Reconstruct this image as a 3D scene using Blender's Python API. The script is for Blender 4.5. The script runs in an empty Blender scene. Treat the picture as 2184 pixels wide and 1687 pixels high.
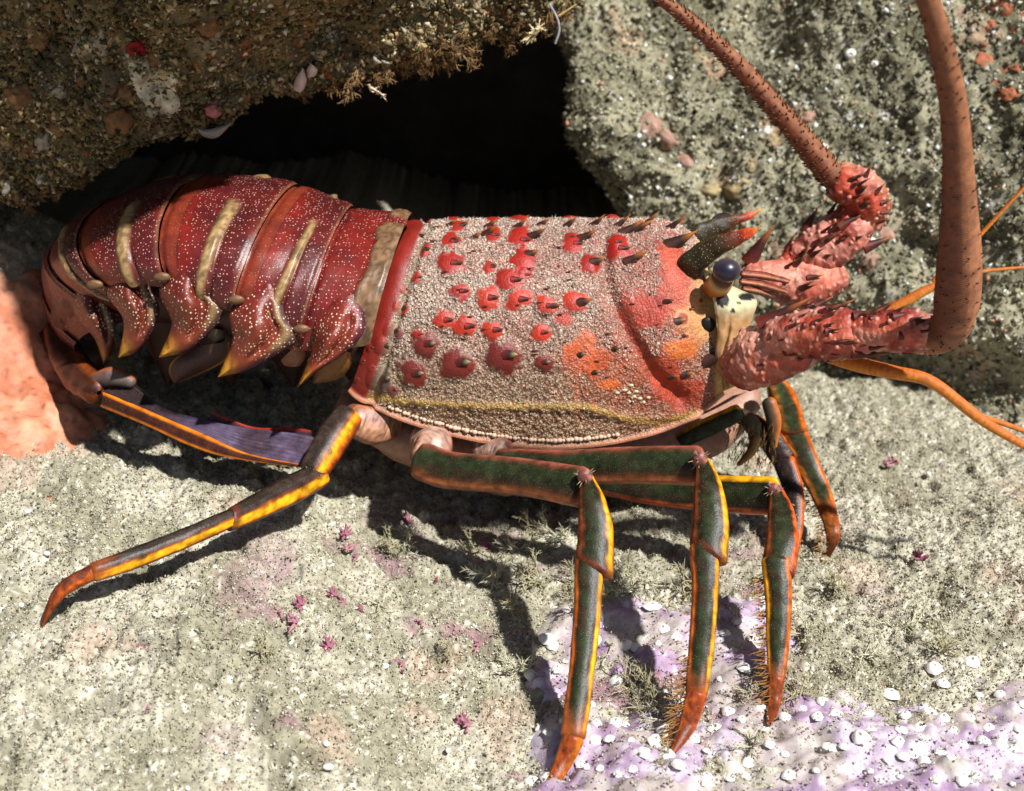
import bpy, math, random
import numpy as np
from mathutils import Vector, Matrix
from mathutils.bvhtree import BVHTree
random.seed(7); rng = np.random.default_rng(7)
sc = bpy.context.scene
sc.unit_settings.scale_length = 0.1            # one unit is ten centimetres
R = math.radians
# ------------------------------------------------------------------ camera
PITCH = R(27.0); HF = math.tan(R(21.0))
CAM = Vector((0.0, -3.03, 1.96))
cam = bpy.data.cameras.new('camera'); camo = bpy.data.objects.new('camera', cam)
sc.collection.objects.link(camo); sc.camera = camo
camo.location = CAM; camo.rotation_euler = (R(90) - PITCH, 0, 0)
cam.sensor_width = 36; cam.lens = 18 / HF; cam.clip_start = 0.02; cam.clip_end = 200
cam.dof.use_dof = True; cam.dof.focus_distance = 3.12; cam.dof.aperture_fstop = 2.2
# ------------------------------------------------------------------ light
SUN_DIR = Vector((0.43, -0.38, 0.82)).normalized()
w = bpy.data.worlds.new('World'); sc.world = w; w.use_nodes = True
nt = w.node_tree; nt.nodes.clear()
sky = nt.nodes.new('ShaderNodeTexSky'); sky.sky_type = 'NISHITA'; sky.sun_disc = False
sky.sun_elevation = math.asin(SUN_DIR.z); sky.sun_rotation = math.atan2(SUN_DIR.x, SUN_DIR.y)
bg = nt.nodes.new('ShaderNodeBackground'); bg.inputs[1].default_value = 0.042
wo = nt.nodes.new('ShaderNodeOutputWorld')
nt.links.new(sky.outputs[0], bg.inputs[0]); nt.links.new(bg.outputs[0], wo.inputs[0])
sl = bpy.data.lights.new('sun', 'SUN'); sl.energy = 5.0; sl.angle = R(1.6); sl.color = (1.0, 0.99, 0.965)
so = bpy.data.objects.new('sun', sl); sc.collection.objects.link(so)
so.rotation_euler = SUN_DIR.to_track_quat('Z', 'Y').to_euler(); so.location = SUN_DIR * 8
sc.view_settings.view_transform = 'Standard'; sc.view_settings.look = 'None'
sc.view_settings.exposure = 0.52; sc.view_settings.gamma = 1.0

# ------------------------------------------------------------------ helpers: pixels of the 2183 px wide view <-> world
Fv = Vector((0, math.cos(PITCH), -math.sin(PITCH))); Uv = Vector((0, math.sin(PITCH), math.cos(PITCH)))
VW, VH = 1091.5, 843.5
def ray(vx, vy): return Fv + Vector((1, 0, 0)) * ((vx - VW) / VW * HF) + Uv * (-(vy - VH) / VW * HF)
YO = 0.0                                        # how far the lobster's trunk stands behind the depths written below
def P(vx, vy, y=None, z=None):
    if y is not None: y = y + YO
    d = ray(vx, vy)
    t = (y - CAM.y) / d.y if y is not None else (z - CAM.z) / d.z
    return CAM + d * t
def proj(V):
    V = np.asarray(V, float) - np.array(CAM)
    dep = V @ np.array(Fv); u = V @ np.array(Uv)
    return VW + V[..., 0] / dep / HF * VW, VH - u / dep / HF * VW
def px(p): return (Vector(p) - CAM).dot(Fv) * HF / VW      # world size of one view pixel at p
def sst(a, b, x):
    t = np.clip((x - a) / (b - a), 0, 1); return t * t * (3 - 2 * t)
def C(r, g, b, k=0.85):
    f = lambda c: (c / 255 / 12.92 if c < 10.3 else ((c / 255 + .055) / 1.055) ** 2.4) * k
    return np.array((f(r), f(g), f(b)))
# ------------------------------------------------------------------ noise
def hsh(ix, iy, iz, seed):
    with np.errstate(over='ignore'):
        h = (ix.astype(np.uint32) * np.uint32(374761393)) ^ (iy.astype(np.uint32) * np.uint32(668265263)) ^ (iz.astype(np.uint32) * np.uint32(2246822519)) ^ np.uint32((seed * 3266489917 + 977) & 0xffffffff)
        h = (h ^ (h >> np.uint32(15))) * np.uint32(2246822507); h = (h ^ (h >> np.uint32(13))) * np.uint32(3266489909)
        return (h ^ (h >> np.uint32(16)))
def h01(ix, iy, iz, seed): return hsh(ix, iy, iz, seed).astype(np.float64) / 4294967295.0
def vn(p, seed=0):
    p = np.asarray(p, float); i = np.floor(p).astype(np.int64); f = p - i; u = f * f * f * (f * (f * 6 - 15) + 10)
    r = 0
    for dx in (0, 1):
        for dy in (0, 1):
            for dz in (0, 1):
                wgt = (u[..., 0] if dx else 1 - u[..., 0]) * (u[..., 1] if dy else 1 - u[..., 1]) * (u[..., 2] if dz else 1 - u[..., 2])
                r = r + wgt * h01(i[..., 0] + dx, i[..., 1] + dy, i[..., 2] + dz, seed)
    return r * 2 - 1
def fbm(p, sc_, oct_=4, seed=0, g=0.5):
    p = np.asarray(p, float) * sc_; a = 1; s = 0; n = 0
    for k in range(oct_):
        s = s + a * vn(p + 17.3 * k, seed + k); n += a; a *= g; p = p * 2.03
    return s / n
def worley(p, sc_, seed=0):
    p = np.asarray(p, float) * sc_; i = np.floor(p).astype(np.int64); best = np.full(p.shape[:-1], 9.0)
    for dx in (-1, 0, 1):
        for dy in (-1, 0, 1):
            for dz in (-1, 0, 1):
                c = i + np.array((dx, dy, dz)); q = c + np.stack([h01(c[..., 0], c[..., 1], c[..., 2], seed + k) for k in range(3)], -1)
                best = np.minimum(best, np.sqrt(((p - q) ** 2).sum(-1)))
    return best
def worley2(x, y, sc_, seed=0):
    x = x * sc_; y = y * sc_; ix = np.floor(x).astype(np.int64); iy = np.floor(y).astype(np.int64); best = np.full(x.shape, 9.0)
    for dx in (-1, 0, 1):
        for dy in (-1, 0, 1):
            a = ix + dx; b = iy + dy; o = a * 0
            best = np.minimum(best, np.hypot(x - a - h01(a, b, o, seed), y - b - h01(a, b, o, seed + 5)))
    return best
def xyz(x, y): return np.stack([x, y, np.zeros_like(x)], -1)

# ------------------------------------------------------------------ mesh tools
def gridF(n, m, wrap=False):
    i = np.arange(n - 1)[:, None]; j = np.arange(m if wrap else m - 1)[None, :]; j2 = (j + 1) % m
    a = i * m + j; b = i * m + j2; c = (i + 1) * m + j2; d = (i + 1) * m + j
    return np.stack([a, b, c, d], -1).reshape(-1, 4)
def gridN(G):
    du = np.gradient(G, axis=0); dv = np.gradient(G, axis=1); n = np.cross(du, dv)
    return n / (np.linalg.norm(n, axis=-1, keepdims=True) + 1e-12)
class MB:
    def __init__(s): s.V = []; s.F4 = []; s.F3 = []; s.C = []; s.n = 0
    def add(s, V, F, col):
        V = np.asarray(V, float).reshape(-1, 3); F = np.asarray(F)
        col = np.asarray(col, float)
        if col.ndim == 1: col = np.tile(col, (len(V), 1))
        s.V.append(V); s.C.append(col.reshape(-1, col.shape[-1])[:, :3])
        (s.F4 if F.shape[1] == 4 else s.F3).append(F + s.n); s.n += len(V)
    def obj(s, name, mat, parent=None, smooth=True):
        F = []
        if s.F4: F.append(np.concatenate(s.F4))
        if s.F3: F.append(np.concatenate(s.F3))
        return mk(name, np.concatenate(s.V), F, mat, parent, np.concatenate(s.C), smooth)
BASE = {}
def mk(name, V, F, mat, parent=None, col=None, smooth=True, attrs=None):
    V = np.asarray(V, np.float32).reshape(-1, 3)
    if parent is not None:
        r = parent
        while r.parent: r = r.parent
        V = V - np.array(r.location, np.float32)
    if isinstance(F, np.ndarray): F = [F]
    me = bpy.data.meshes.new(name); me.vertices.add(len(V)); me.vertices.foreach_set('co', np.ascontiguousarray(V).ravel())
    lp = np.concatenate([f.ravel() for f in F]).astype(np.int32); me.loops.add(len(lp)); me.loops.foreach_set('vertex_index', lp)
    tot = np.concatenate([np.full(len(f), f.shape[1]) for f in F]); st = np.concatenate([[0], np.cumsum(tot)[:-1]]).astype(np.int32)
    me.polygons.add(len(tot)); me.polygons.foreach_set('loop_start', st)
    me.update(calc_edges=True); me.validate()
    if smooth: me.polygons.foreach_set('use_smooth', np.ones(len(me.polygons), bool))
    if col is not None:
        col = np.asarray(col, np.float32).reshape(-1, 3)
        a = me.color_attributes.new('Col', 'FLOAT_COLOR', 'POINT')
        a.data.foreach_set('color', np.concatenate([np.clip(col, 0, 1), np.ones((len(col), 1), np.float32)], 1).astype(np.float32).ravel())
    for k, v in (attrs or {}).items():
        a = me.attributes.new(k, 'FLOAT', 'POINT'); a.data.foreach_set('value', np.asarray(v, np.float32).ravel())
    me.materials.append(mat)
    o = bpy.data.objects.new(name, me); sc.collection.objects.link(o)
    if parent is not None: o.parent = parent
    return o
def thing(name, label, cat, loc=(0, 0, 0), group=None):
    o = bpy.data.objects.new(name, None); sc.collection.objects.link(o); o.location = loc; o.empty_display_size = .05
    return tag(o, label, cat, group)
def tag(o, label=None, cat=None, group=None, kind=None):
    for k, v in (('label', label), ('category', cat), ('group', group), ('kind', kind)):
        if v: o[k] = v
    return o
def crv(pts, n):
    pts = np.asarray(pts, float)
    if len(pts) == 2: return pts[0] + (pts[1] - pts[0]) * np.linspace(0, 1, n)[:, None]
    p = np.concatenate([[2 * pts[0] - pts[1]], pts, [2 * pts[-1] - pts[-2]]]); k = len(pts) - 1
    d = np.linalg.norm(np.diff(pts[:, :3], axis=0), axis=1) + 1e-6; s = np.concatenate([[0], np.cumsum(d)]) / d.sum()
    out = []
    for t in np.linspace(0, 1, n):
        i = min(np.searchsorted(s, t, 'right') - 1, k - 1); f = (t - s[i]) / (s[i + 1] - s[i])
        a, b, c, e = p[i], p[i + 1], p[i + 2], p[i + 3]
        out.append(.5 * (2 * b + (c - a) * f + (2 * a - 5 * b + 4 * c - e) * f * f + (3 * b - a - 3 * c + e) * f ** 3))
    return np.array(out)
def prof(stops):
    xs = [s[0] for s in stops]; cs = np.array([s[1] for s in stops])
    return lambda c: np.stack([np.interp(c, xs, cs[:, k]) for k in range(3)], -1)
def sweep(mb, pts, wid, thk=.7, color=None, n=24, m=22, exps=.8, end=(1, 1), ridge=0.0, wob=0.0, seed=0, up=None, slant=0.0):
    """tube through 3-D pts; wid = half widths (world), thk ratio; colour(c, s, t): c across, s towards the viewer"""
    pts = np.asarray([tuple(p) for p in pts], float); wd = np.asarray(wid, float)
    k = np.linspace(0, 1, len(wd)); W4 = np.concatenate([pts, np.stack([np.interp(np.linspace(0, 1, len(pts)), k, wd)], -1)], 1)
    cv = crv(W4, n); c3 = cv[:, :3]; ww = cv[:, 3]
    T = np.gradient(c3, axis=0); T /= np.linalg.norm(T, axis=1, keepdims=True)
    vv = np.array(CAM) - c3 if up is None else np.tile(np.array(up, float), (n, 1)); vv /= np.linalg.norm(vv, axis=1, keepdims=True)
    E = np.cross(T, vv); E /= np.linalg.norm(E, axis=1, keepdims=True); N = np.cross(E, T)
    tt = np.linspace(0, 1, n)
    L = np.linalg.norm(np.diff(c3, axis=0), axis=1).sum()
    dist = np.concatenate([[0], np.cumsum(np.linalg.norm(np.diff(c3, axis=0), axis=1))])
    fall = np.ones(n)
    th = np.linspace(0, 2 * math.pi, m, endpoint=False); c, s = np.cos(th), np.sin(th)
    cc = np.sign(c) * np.abs(c) ** exps; ss = np.sign(s) * np.abs(s) ** exps
    rg = 1 + ridge * np.exp(-((np.abs(c) - .86) / .12) ** 2) * (s > -.2)
    V = c3[:, None, :] + E[:, None, :] * (ww[:, None] * cc[None])[..., None] + N[:, None, :] * (ww[:, None] * thk * (ss * rg)[None])[..., None]
    if slant: V = V - T[:, None, :] * (slant * ww[:, None] * sst(.55, 1, tt)[:, None] * c[None])[..., None]
    # rounded ends
    pre, post = [], []
    for e_, idx, sg in ((end[0], 0, -1), (end[1], n - 1, 1)):
        if e_ <= 0: continue
        lst = []
        for q in (.35, .65, .88, .985):
            r_ = math.sqrt(1 - q * q); ctr = c3[idx] + T[idx] * sg * ww[idx] * thk * e_ * q
            lst.append(ctr + (V[idx] - c3[idx]) * r_)
        if sg < 0: pre = lst[::-1]
        else: post = lst
    allV = np.array(list(pre) + list(V) + list(post)); ta = np.concatenate([np.zeros(len(pre)), tt, np.ones(len(post))])
    if wob:
        nn = gridN(allV); allV = allV + nn * (fbm(allV, 40, 3, seed)[..., None] * wob)
    cg = np.broadcast_to(c[None], allV.shape[:2]); sg_ = np.broadcast_to(s[None], allV.shape[:2]); tg = np.broadcast_to(ta[:, None], allV.shape[:2])
    col = color(cg, sg_, tg) if callable(color) else np.tile(np.asarray(color, float), allV.shape[:2] + (1,))
    mb.add(allV, gridF(len(allV), m, True), col)
    return c3, T, E, N, ww
def strip(mb, A, B, bulge=.0, n=24, m=14, thick=.012, color=None, toward=None, relief=None):
    """closed plate between two 3-D edge curves"""
    A = crv([tuple(p) for p in A], n); B = crv([tuple(p) for p in B], n); u = np.linspace(0, 1, m)
    G = A[:, None] * (1 - u)[None, :, None] + B[:, None] * u[None, :, None]
    dv = (np.array(CAM) - G) if toward is None else np.tile(np.array(toward, float), G.shape[:2] + (1,))
    dv = dv / np.linalg.norm(dv, axis=-1, keepdims=True)
    tt = np.broadcast_to(np.linspace(0, 1, n)[:, None], (n, m)); uu = np.broadcast_to(u[None], (n, m))
    G = G + dv * (bulge * (np.sin(math.pi * uu) ** .7))[..., None]
    if relief is not None: G = G + dv * relief(uu, tt, G)[..., None]
    G2 = G - dv * (thick * (np.sin(math.pi * (uu * .94 + .03)) ** .5))[..., None]
    loop = np.concatenate([G, G2[:, ::-1]], 1)
    ul = np.concatenate([uu, uu[:, ::-1]], 1); tl = np.concatenate([tt, tt], 1)
    col = color(ul, tl, loop) if callable(color) else np.tile(np.asarray(color, float), loop.shape[:2] + (1,))
    mb.add(loop, gridF(n, 2 * m, True), col)
    return G
def spike(mb, p, d, L, r, c0, c1, bend=(0, 0, 0), n=8, k=7, flat=1.0, pw=1.15, c2=None):
    p = np.array(p, float); d = np.array(d, float); d /= np.linalg.norm(d); b = np.array(bend, float)
    a = np.cross(d, (0.3, .1, 1)); a /= np.linalg.norm(a); e = np.cross(d, a)
    th = np.linspace(0, 2 * math.pi, k, endpoint=False); rings = []; cols = []
    for t in np.linspace(0, 1, n):
        rr = r * max(.02, (1 - t ** pw)); ctr = p + d * L * t + b * L * t * t
        rings.append(ctr + np.cos(th)[:, None] * a * rr + np.sin(th)[:, None] * e * rr * flat)
        q = c0 + (c1 - c0) * t
        if c2 is not None: q = c0 + (c1 - c0) * min(1, t / .55) if t < .55 else c1 + (c2 - c1) * ((t - .55) / .45)
        cols.append(np.tile(q, (k, 1)))
    mb.add(np.array(rings), gridF(n, k, True), np.array(cols))
def ball(mb, p, r, col, n=10, m=14, rot=None):
    ph = np.linspace(0.02, math.pi - .02, n); th = np.linspace(0, 2 * math.pi, m, endpoint=False)
    S = np.stack([np.sin(ph)[:, None] * np.cos(th), np.sin(ph)[:, None] * np.sin(th), np.cos(ph)[:, None] * np.ones(m)], -1) * np.array(r)
    if rot is not None: S = S @ np.array(rot).T
    c = col(S) if callable(col) else col
    mb.add(S + np.array(p), gridF(n, m, True), c)

# ------------------------------------------------------------------ materials
def mat(name, rough=.5, spec=.5, noise=(0, 0), bump=None, dots=None, gran=None, sss=0.0, coat=0.0, bump2=None):
    """colour comes from the 'Col' attribute (the thing's own pattern), varied by noise; dots / granules are the shell's own markings"""
    M = bpy.data.materials.new(name); M.use_nodes = True; t = M.node_tree; N = t.nodes; Lk = t.links
    b = N['Principled BSDF']; b.inputs['Roughness'].default_value = rough; b.inputs['Specular IOR Level'].default_value = spec
    b.inputs['Coat Weight'].default_value = coat; b.inputs['Coat Roughness'].default_value = .15
    at = N.new('ShaderNodeAttribute'); at.attribute_name = 'Col'; cur = at.outputs['Color']
    tc = N.new('ShaderNodeTexCoord'); co = tc.outputs['Object']
    if noise[0]:
        nz = N.new('ShaderNodeTexNoise'); nz.inputs['Scale'].default_value = noise[0]; nz.inputs['Detail'].default_value = 5; Lk.new(co, nz.inputs['Vector'])
        mr = N.new('ShaderNodeMapRange'); mr.inputs[1].default_value = .3; mr.inputs[2].default_value = .7; mr.inputs[3].default_value = 1 - noise[1]; mr.inputs[4].default_value = 1 + noise[1] * .6
        Lk.new(nz.outputs[0], mr.inputs[0])
        vm = N.new('ShaderNodeVectorMath'); vm.operation = 'SCALE'; Lk.new(cur, vm.inputs[0]); Lk.new(mr.outputs[0], vm.inputs['Scale']); cur = vm.outputs[0]
    hgt = None
    def attr(nm):
        a = N.new('ShaderNodeAttribute'); a.attribute_name = nm; return a.outputs['Fac']
    if dots:                                    # scale, radius, colour, attribute or None
        vo = N.new('ShaderNodeTexVoronoi'); vo.inputs['Scale'].default_value = dots[0]; vo.inputs['Randomness'].default_value = .66; Lk.new(co, vo.inputs['Vector'])
        mr = N.new('ShaderNodeMapRange'); mr.inputs[1].default_value = dots[1]; mr.inputs[2].default_value = dots[1] * .55; Lk.new(vo.outputs['Distance'], mr.inputs[0])
        f = mr.outputs[0]
        if dots[3]:
            mu = N.new('ShaderNodeMath'); mu.operation = 'MULTIPLY'; Lk.new(f, mu.inputs[0]); Lk.new(attr(dots[3]), mu.inputs[1]); f = mu.outputs[0]
        mx = N.new('ShaderNodeMix'); mx.data_type = 'RGBA'; Lk.new(f, mx.inputs[0]); Lk.new(cur, mx.inputs[6]); mx.inputs[7].default_value = (*dots[2], 1); cur = mx.outputs[2]
        hgt = f
    if gran:                                    # scale, dark colour factor, attribute
        vo = N.new('ShaderNodeTexVoronoi'); vo.inputs['Scale'].default_value = gran[0]; Lk.new(co, vo.inputs['Vector'])
        nz = N.new('ShaderNodeTexNoise'); nz.inputs['Scale'].default_value = gran[0] * 1.3; nz.inputs['Detail'].default_value = 3; Lk.new(co, nz.inputs['Vector'])
        ad = N.new('ShaderNodeMath'); ad.operation = 'ADD'; Lk.new(vo.outputs['Distance'], ad.inputs[0]); Lk.new(nz.outputs[0], ad.inputs[1])
        mr = N.new('ShaderNodeMapRange'); mr.inputs[1].default_value = .78; mr.inputs[2].default_value = 1.15; Lk.new(ad.outputs[0], mr.inputs[0])
        mu = N.new('ShaderNodeMath'); mu.operation = 'MULTIPLY'; Lk.new(mr.outputs[0], mu.inputs[0]); Lk.new(attr(gran[2]), mu.inputs[1])
        vm = N.new('ShaderNodeMix'); vm.data_type = 'RGBA'; vm.blend_type = 'MULTIPLY'; Lk.new(mu.outputs[0], vm.inputs[0]); Lk.new(cur, vm.inputs[6]); vm.inputs[7].default_value = (*gran[1], 1); cur = vm.outputs[2]
        inv = N.new('ShaderNodeMath'); inv.operation = 'SUBTRACT'; inv.inputs[0].default_value = 1; Lk.new(mu.outputs[0], inv.inputs[1]); hgt = inv.outputs[0]
    nrm = None
    if hgt is not None:
        bp = N.new('ShaderNodeBump'); bp.inputs['Strength'].default_value = .6; bp.inputs['Distance'].default_value = .006; Lk.new(hgt, bp.inputs['Height']); nrm = bp.outputs[0]
    for bb in (bump, bump2):
        if bb:
            nz = N.new('ShaderNodeTexNoise'); nz.inputs['Scale'].default_value = bb[0]; nz.inputs['Detail'].default_value = 4; nz.inputs['Roughness'].default_value = .65; Lk.new(co, nz.inputs['Vector'])
            bp = N.new('ShaderNodeBump'); bp.inputs['Strength'].default_value = bb[1]; bp.inputs['Distance'].default_value = bb[2]; Lk.new(nz.outputs[0], bp.inputs['Height'])
            if nrm: Lk.new(nrm, bp.inputs['Normal'])
            nrm = bp.outputs[0]
    if nrm: Lk.new(nrm, b.inputs['Normal'])
    Lk.new(cur, b.inputs['Base Color'])
    if sss:
        b.inputs['Subsurface Weight'].default_value = sss; b.inputs['Subsurface Radius'].default_value = (.02, .008, .005)
    return M
M_sea = mat('seabed_sediment', .9, .15, (70, .35), (160, .6, .006))
M_turf = mat('algal_turf', .9, .1, (30, .3))
M_rock = mat('encrusted_rock', .85, .25, (45, .4), (90, .6, .01))
M_cave = mat('shaded_cave_rock', .95, .1, (8, .4), (20, .5, .03))
M_crust = mat('smooth_crust', .55, .35, (60, .2), (110, .35, .004))
M_white = mat('chalky_shell', .6, .3, (60, .12), (150, .3, .003))
M_soft = mat('soft_growth', .6, .35, (50, .25), (90, .4, .004), sss=.15)
M_shell = mat('carapace_shell', .42, .45, (26, .25), None, None, (150, (.42, .27, .23), 'fuzz'), bump2=(240, .35, .004))
M_abd = mat('tail_shell', .36, .45, (30, .3), None, (118, .27, (.60, .38, .29), 'dots'), bump2=(160, .25, .003))
M_plate = mat('side_plate_shell', .36, .45, (40, .3), None, (100, .33, (.70, .50, .38), 'dots'), bump2=(160, .3, .004))
M_leg = mat('leg_shell', .34, .2, (45, .45), (220, .25, .003), (230, .16, (.24, .25, .17), None))
M_peach = mat('leg_joint', .4, .45, (70, .25), (160, .4, .004))
M_ant = mat('antenna_shell', .42, .4, (45, .35), (150, .5, .005))
M_flag = mat('antenna_whip', .5, .4, (70, .3), (260, .5, .004))
M_spine = mat('spine_horn', .5, .3, (60, .25), (200, .2, .003))
M_horn = mat('horn_shell', .45, .35, (60, .35), (160, .4, .004), (150, .22, (.42, .33, .18), None))
M_eye = mat('eye_glass', .36, .45, (0, 0), coat=.1)

# ================================================================== SETTING
def gh(x, y):
    x = np.asarray(x, float); y = np.asarray(y, float); p = xyz(x, y)
    return .03 * fbm(p, 1.3, 2, 3) + .018 * fbm(p, 3.4, 2, 4) + .19 * sst(-.1, -.75, x) * sst(-1.4, -.6, y) + .40 * sst(-1.12, -1.5, x) * sst(-.05, .75, y) * sst(1.5, .85, y) - .05 * sst(-1.3, -2.2, y)
def axis(lo, hi, step, out, far):
    a = np.arange(lo, hi + step / 2, step); g = step * 1.35 ** np.arange(1, 40); g = np.cumsum(g); g = g[g < far]
    return np.concatenate([lo - g[::-1], a, hi + g])
gx = axis(-1.55, 1.6, .0062, 0, 40); gy = axis(-1.25, 1.15, .0068, 0, 40)
X, Y = np.meshgrid(gx, gy, indexing='ij')
inner = (np.abs(X) < 3) & (np.abs(Y) < 3)
p0 = xyz(X, Y)
Zl = gh(X, Y)
mid = fbm(p0, 7, 3, 21); fine = fbm(p0, 34, 3, 31); wor = worley2(X + .01 * fine, Y, 58, 3)
wor2 = worley2(X, Y, 24, 9)
dens = sst(-.5, .4, fbm(p0, 3.2, 3, 77))
clump = np.abs(fbm(p0, 13, 3, 131)); Z = Zl + .026 * mid + .030 * (clump - .2) + .016 * fine * (.5 + .6 * dens) + .014 * (.45 - wor) * (.5 + .6 * dens) + .010 * (.5 - wor2)
pit = sst(.30, .55, fbm(p0, 15, 3, 222)); Z = Z - .024 * pit
Z = np.where(inner, Z, Zl)
vx_, vy_ = proj(np.stack([X, Y, Z], -1))
cA, cB, cD = C(202, 195, 174), C(162, 156, 132), C(78, 75, 60)
m1 = sst(-.4, .5, fbm(p0, 9, 4, 5))[..., None]; gcol = cA * m1 + cB * (1 - m1)
pores = sst(.62, .95, wor + .25 * fine)[..., None]; gcol = gcol * (1 - .6 * pores) + cD * .6 * pores
gcol = gcol * (1 - .35 * pit[..., None])
spk = vn(p0 * 170, 91); gcol = np.where((spk > .72)[..., None], C(235, 232, 215), gcol)
pk = sst(.25, .5, fbm(p0, 5.5, 4, 43))[..., None] * .45; gcol = gcol * (1 - pk) + C(205, 170, 150) * pk
pu = (sst(.2, .42, fbm(p0, 6.5, 4, 143)) * sst(1000, 1300, vy_) * sst(2100, 1500, vx_) * sst(300, 700, vx_))[..., None] * .8; gcol = gcol * (1 - pu) + C(150, 100, 120) * pu
sea = mk('seabed', np.stack([X, Y, Z], -1), gridF(*X.shape), M_sea, None, gcol); tag(sea, kind='structure')
GZ = lambda x, y: float(gh(np.array([x]), np.array([y]))[0])
def G(vx, vy, lift=0.0):
    q = P(vx, vy, z=0)
    for _ in range(4): q = P(vx, vy, z=GZ(q.x, q.y) + lift)
    return q
# short turf on the sediment: nobody could count it
def blades(pos, nrm, L0, L1, wd, c0, c1, tilt=.9):
    n = len(pos); d = nrm + rng.normal(0, tilt, (n, 3)); d /= np.linalg.norm(d, axis=1, keepdims=True)
    s = np.cross(d, rng.normal(0, 1, (n, 3))); s /= np.linalg.norm(s, axis=1, keepdims=True)
    L = rng.uniform(L0, L1, n)[:, None]; W = (wd * rng.uniform(.5, 1.4, n))[:, None]
    k = rng.normal(0, .25, (n, 3)) * L
    V = np.stack([pos - s * W, pos + s * W, pos + d * L * .6 + s * W * .6 + k * .4, pos + d * L * .6 - s * W * .6 + k * .4, pos + d * L + k], 1)
    t = rng.random((n, 1)); cc = c0 * (1 - t) + c1 * t; Cc = np.repeat(cc[:, None], 5, 1)
    b = (np.arange(n) * 5)[:, None]
    return V.reshape(-1, 3), b + np.array([0, 1, 2, 3]), b + np.array([3, 2, 4]), Cc.reshape(-1, 3)
def grains(pos, r0, r1, cols, wts, mod=.35):
    n = len(pos); T4 = np.array([[1, 1, 1], [1, -1, -1], [-1, 1, -1], [-1, -1, 1]]) / 1.7
    q = rng.normal(0, 1, (n, 4)); q /= np.linalg.norm(q, axis=1, keepdims=True); a, b, c, d = q.T
    M = np.stack([np.stack([1 - 2 * (c * c + d * d), 2 * (b * c - a * d), 2 * (b * d + a * c)], -1), np.stack([2 * (b * c + a * d), 1 - 2 * (b * b + d * d), 2 * (c * d - a * b)], -1), np.stack([2 * (b * d - a * c), 2 * (c * d + a * b), 1 - 2 * (b * b + c * c)], -1)], 1)
    r = (r0 + (r1 - r0) * rng.random(n) ** 2.2)[:, None, None]
    V = pos[:, None] + (T4[None] * rng.uniform(.6, 1.3, (n, 4, 1)) * r) @ M.transpose(0, 2, 1)
    k = rng.choice(len(cols), n, p=np.array(wts) / sum(wts)); cc = np.array(cols)[k] * rng.uniform(.75, 1.15, (n, 1)) * (1 + mod * fbm(pos, 5, 4, 901))[:, None]
    F3 = (np.arange(n) * 4)[:, None, None] + np.array([[0, 1, 2], [0, 3, 1], [0, 2, 3], [1, 3, 2]])[None]
    return V.reshape(-1, 3), np.zeros((0, 4), int), F3.reshape(-1, 3), np.repeat(cc[:, None], 4, 1).reshape(-1, 3)
def stuff(name, parts, m_):
    Vs, F4, F3, Cs = [], [], [], []; k = 0
    for V, a, b, c in parts: Vs.append(V); F4.append(a + k); F3.append(b + k); Cs.append(c); k += len(V)
    F = [f for f in (np.concatenate(F4), np.concatenate(F3)) if len(f)]
    return mk(name, np.concatenate(Vs), F, m_, None, np.concatenate(Cs), False)
def crust_mask(x, y):
    """purple crust field, front right"""
    vx, vy = proj(np.stack([x, y, np.zeros_like(x)], -1)); p = xyz(x, y)
    reg = np.maximum(sst(1060, 1200, vx) * sst(1200, 1330, vy) * sst(1780, 1560, vx) * .97 , sst(1500, 1750, vx + (vy - 1500) * .6) * sst(1340, 1540, vy + (vx - 1900) * .10))
    return reg * 1.05 - .74 + .75 * fbm(p, 4.5, 4, 301) + .35 * fbm(p, 17, 4, 303)
nb = 190000
bx = rng.uniform(-1.5, 1.55, nb); by = rng.uniform(-1.2, 1.1, nb)
ixx = np.clip(np.searchsorted(gx, bx), 0, len(gx) - 1); iyy = np.clip(np.searchsorted(gy, by), 0, len(gy) - 1)
bz = Z[ixx, iyy]; keep = (rng.random(nb) < .35 + .65 * dens[ixx, iyy]) & (crust_mask(bx, by) < .05)
pos = np.stack([bx, by, bz - .002], -1)[keep]
pos = pos[:110000]
turf1 = blades(pos, np.tile([0, 0, 1.0], (len(pos), 1)), .005, .013, .0012, C(211, 203, 180), C(152, 146, 116))
tag(stuff('algal_turf', [turf1], M_turf), kind='stuff')
def ground_z(x, y):
    i = np.clip(np.searchsorted(gx, x), 1, len(gx) - 1); j = np.clip(np.searchsorted(gy, y), 1, len(gy) - 1); return np.maximum(np.maximum(Z[i, j], Z[i - 1, j]), Z[i, j - 1])
ng = 150000; bx = rng.uniform(-1.6, 1.6, ng); by = rng.uniform(-1.22, 1.3, ng)
cm = crust_mask(bx, by); kp = (cm < .0) | (rng.random(ng) < .34)
bx, by, cm = bx[kp], by[kp], cm[kp]
bz = ground_z(bx, by) + np.where(cm > -.1, .05 * np.clip(cm, -.1, .8) + .004, 0)
tag(stuff('sand_grains', [grains(np.stack([bx, by, bz], -1), .0018, .0052, [C(214, 206, 184), C(191, 183, 156), C(154, 146, 118), C(86, 80, 62), C(242, 240, 234), C(180, 128, 118)], [6, 7, 3.4, .6, .7, .2], .3)], M_turf), kind='stuff')

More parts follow.
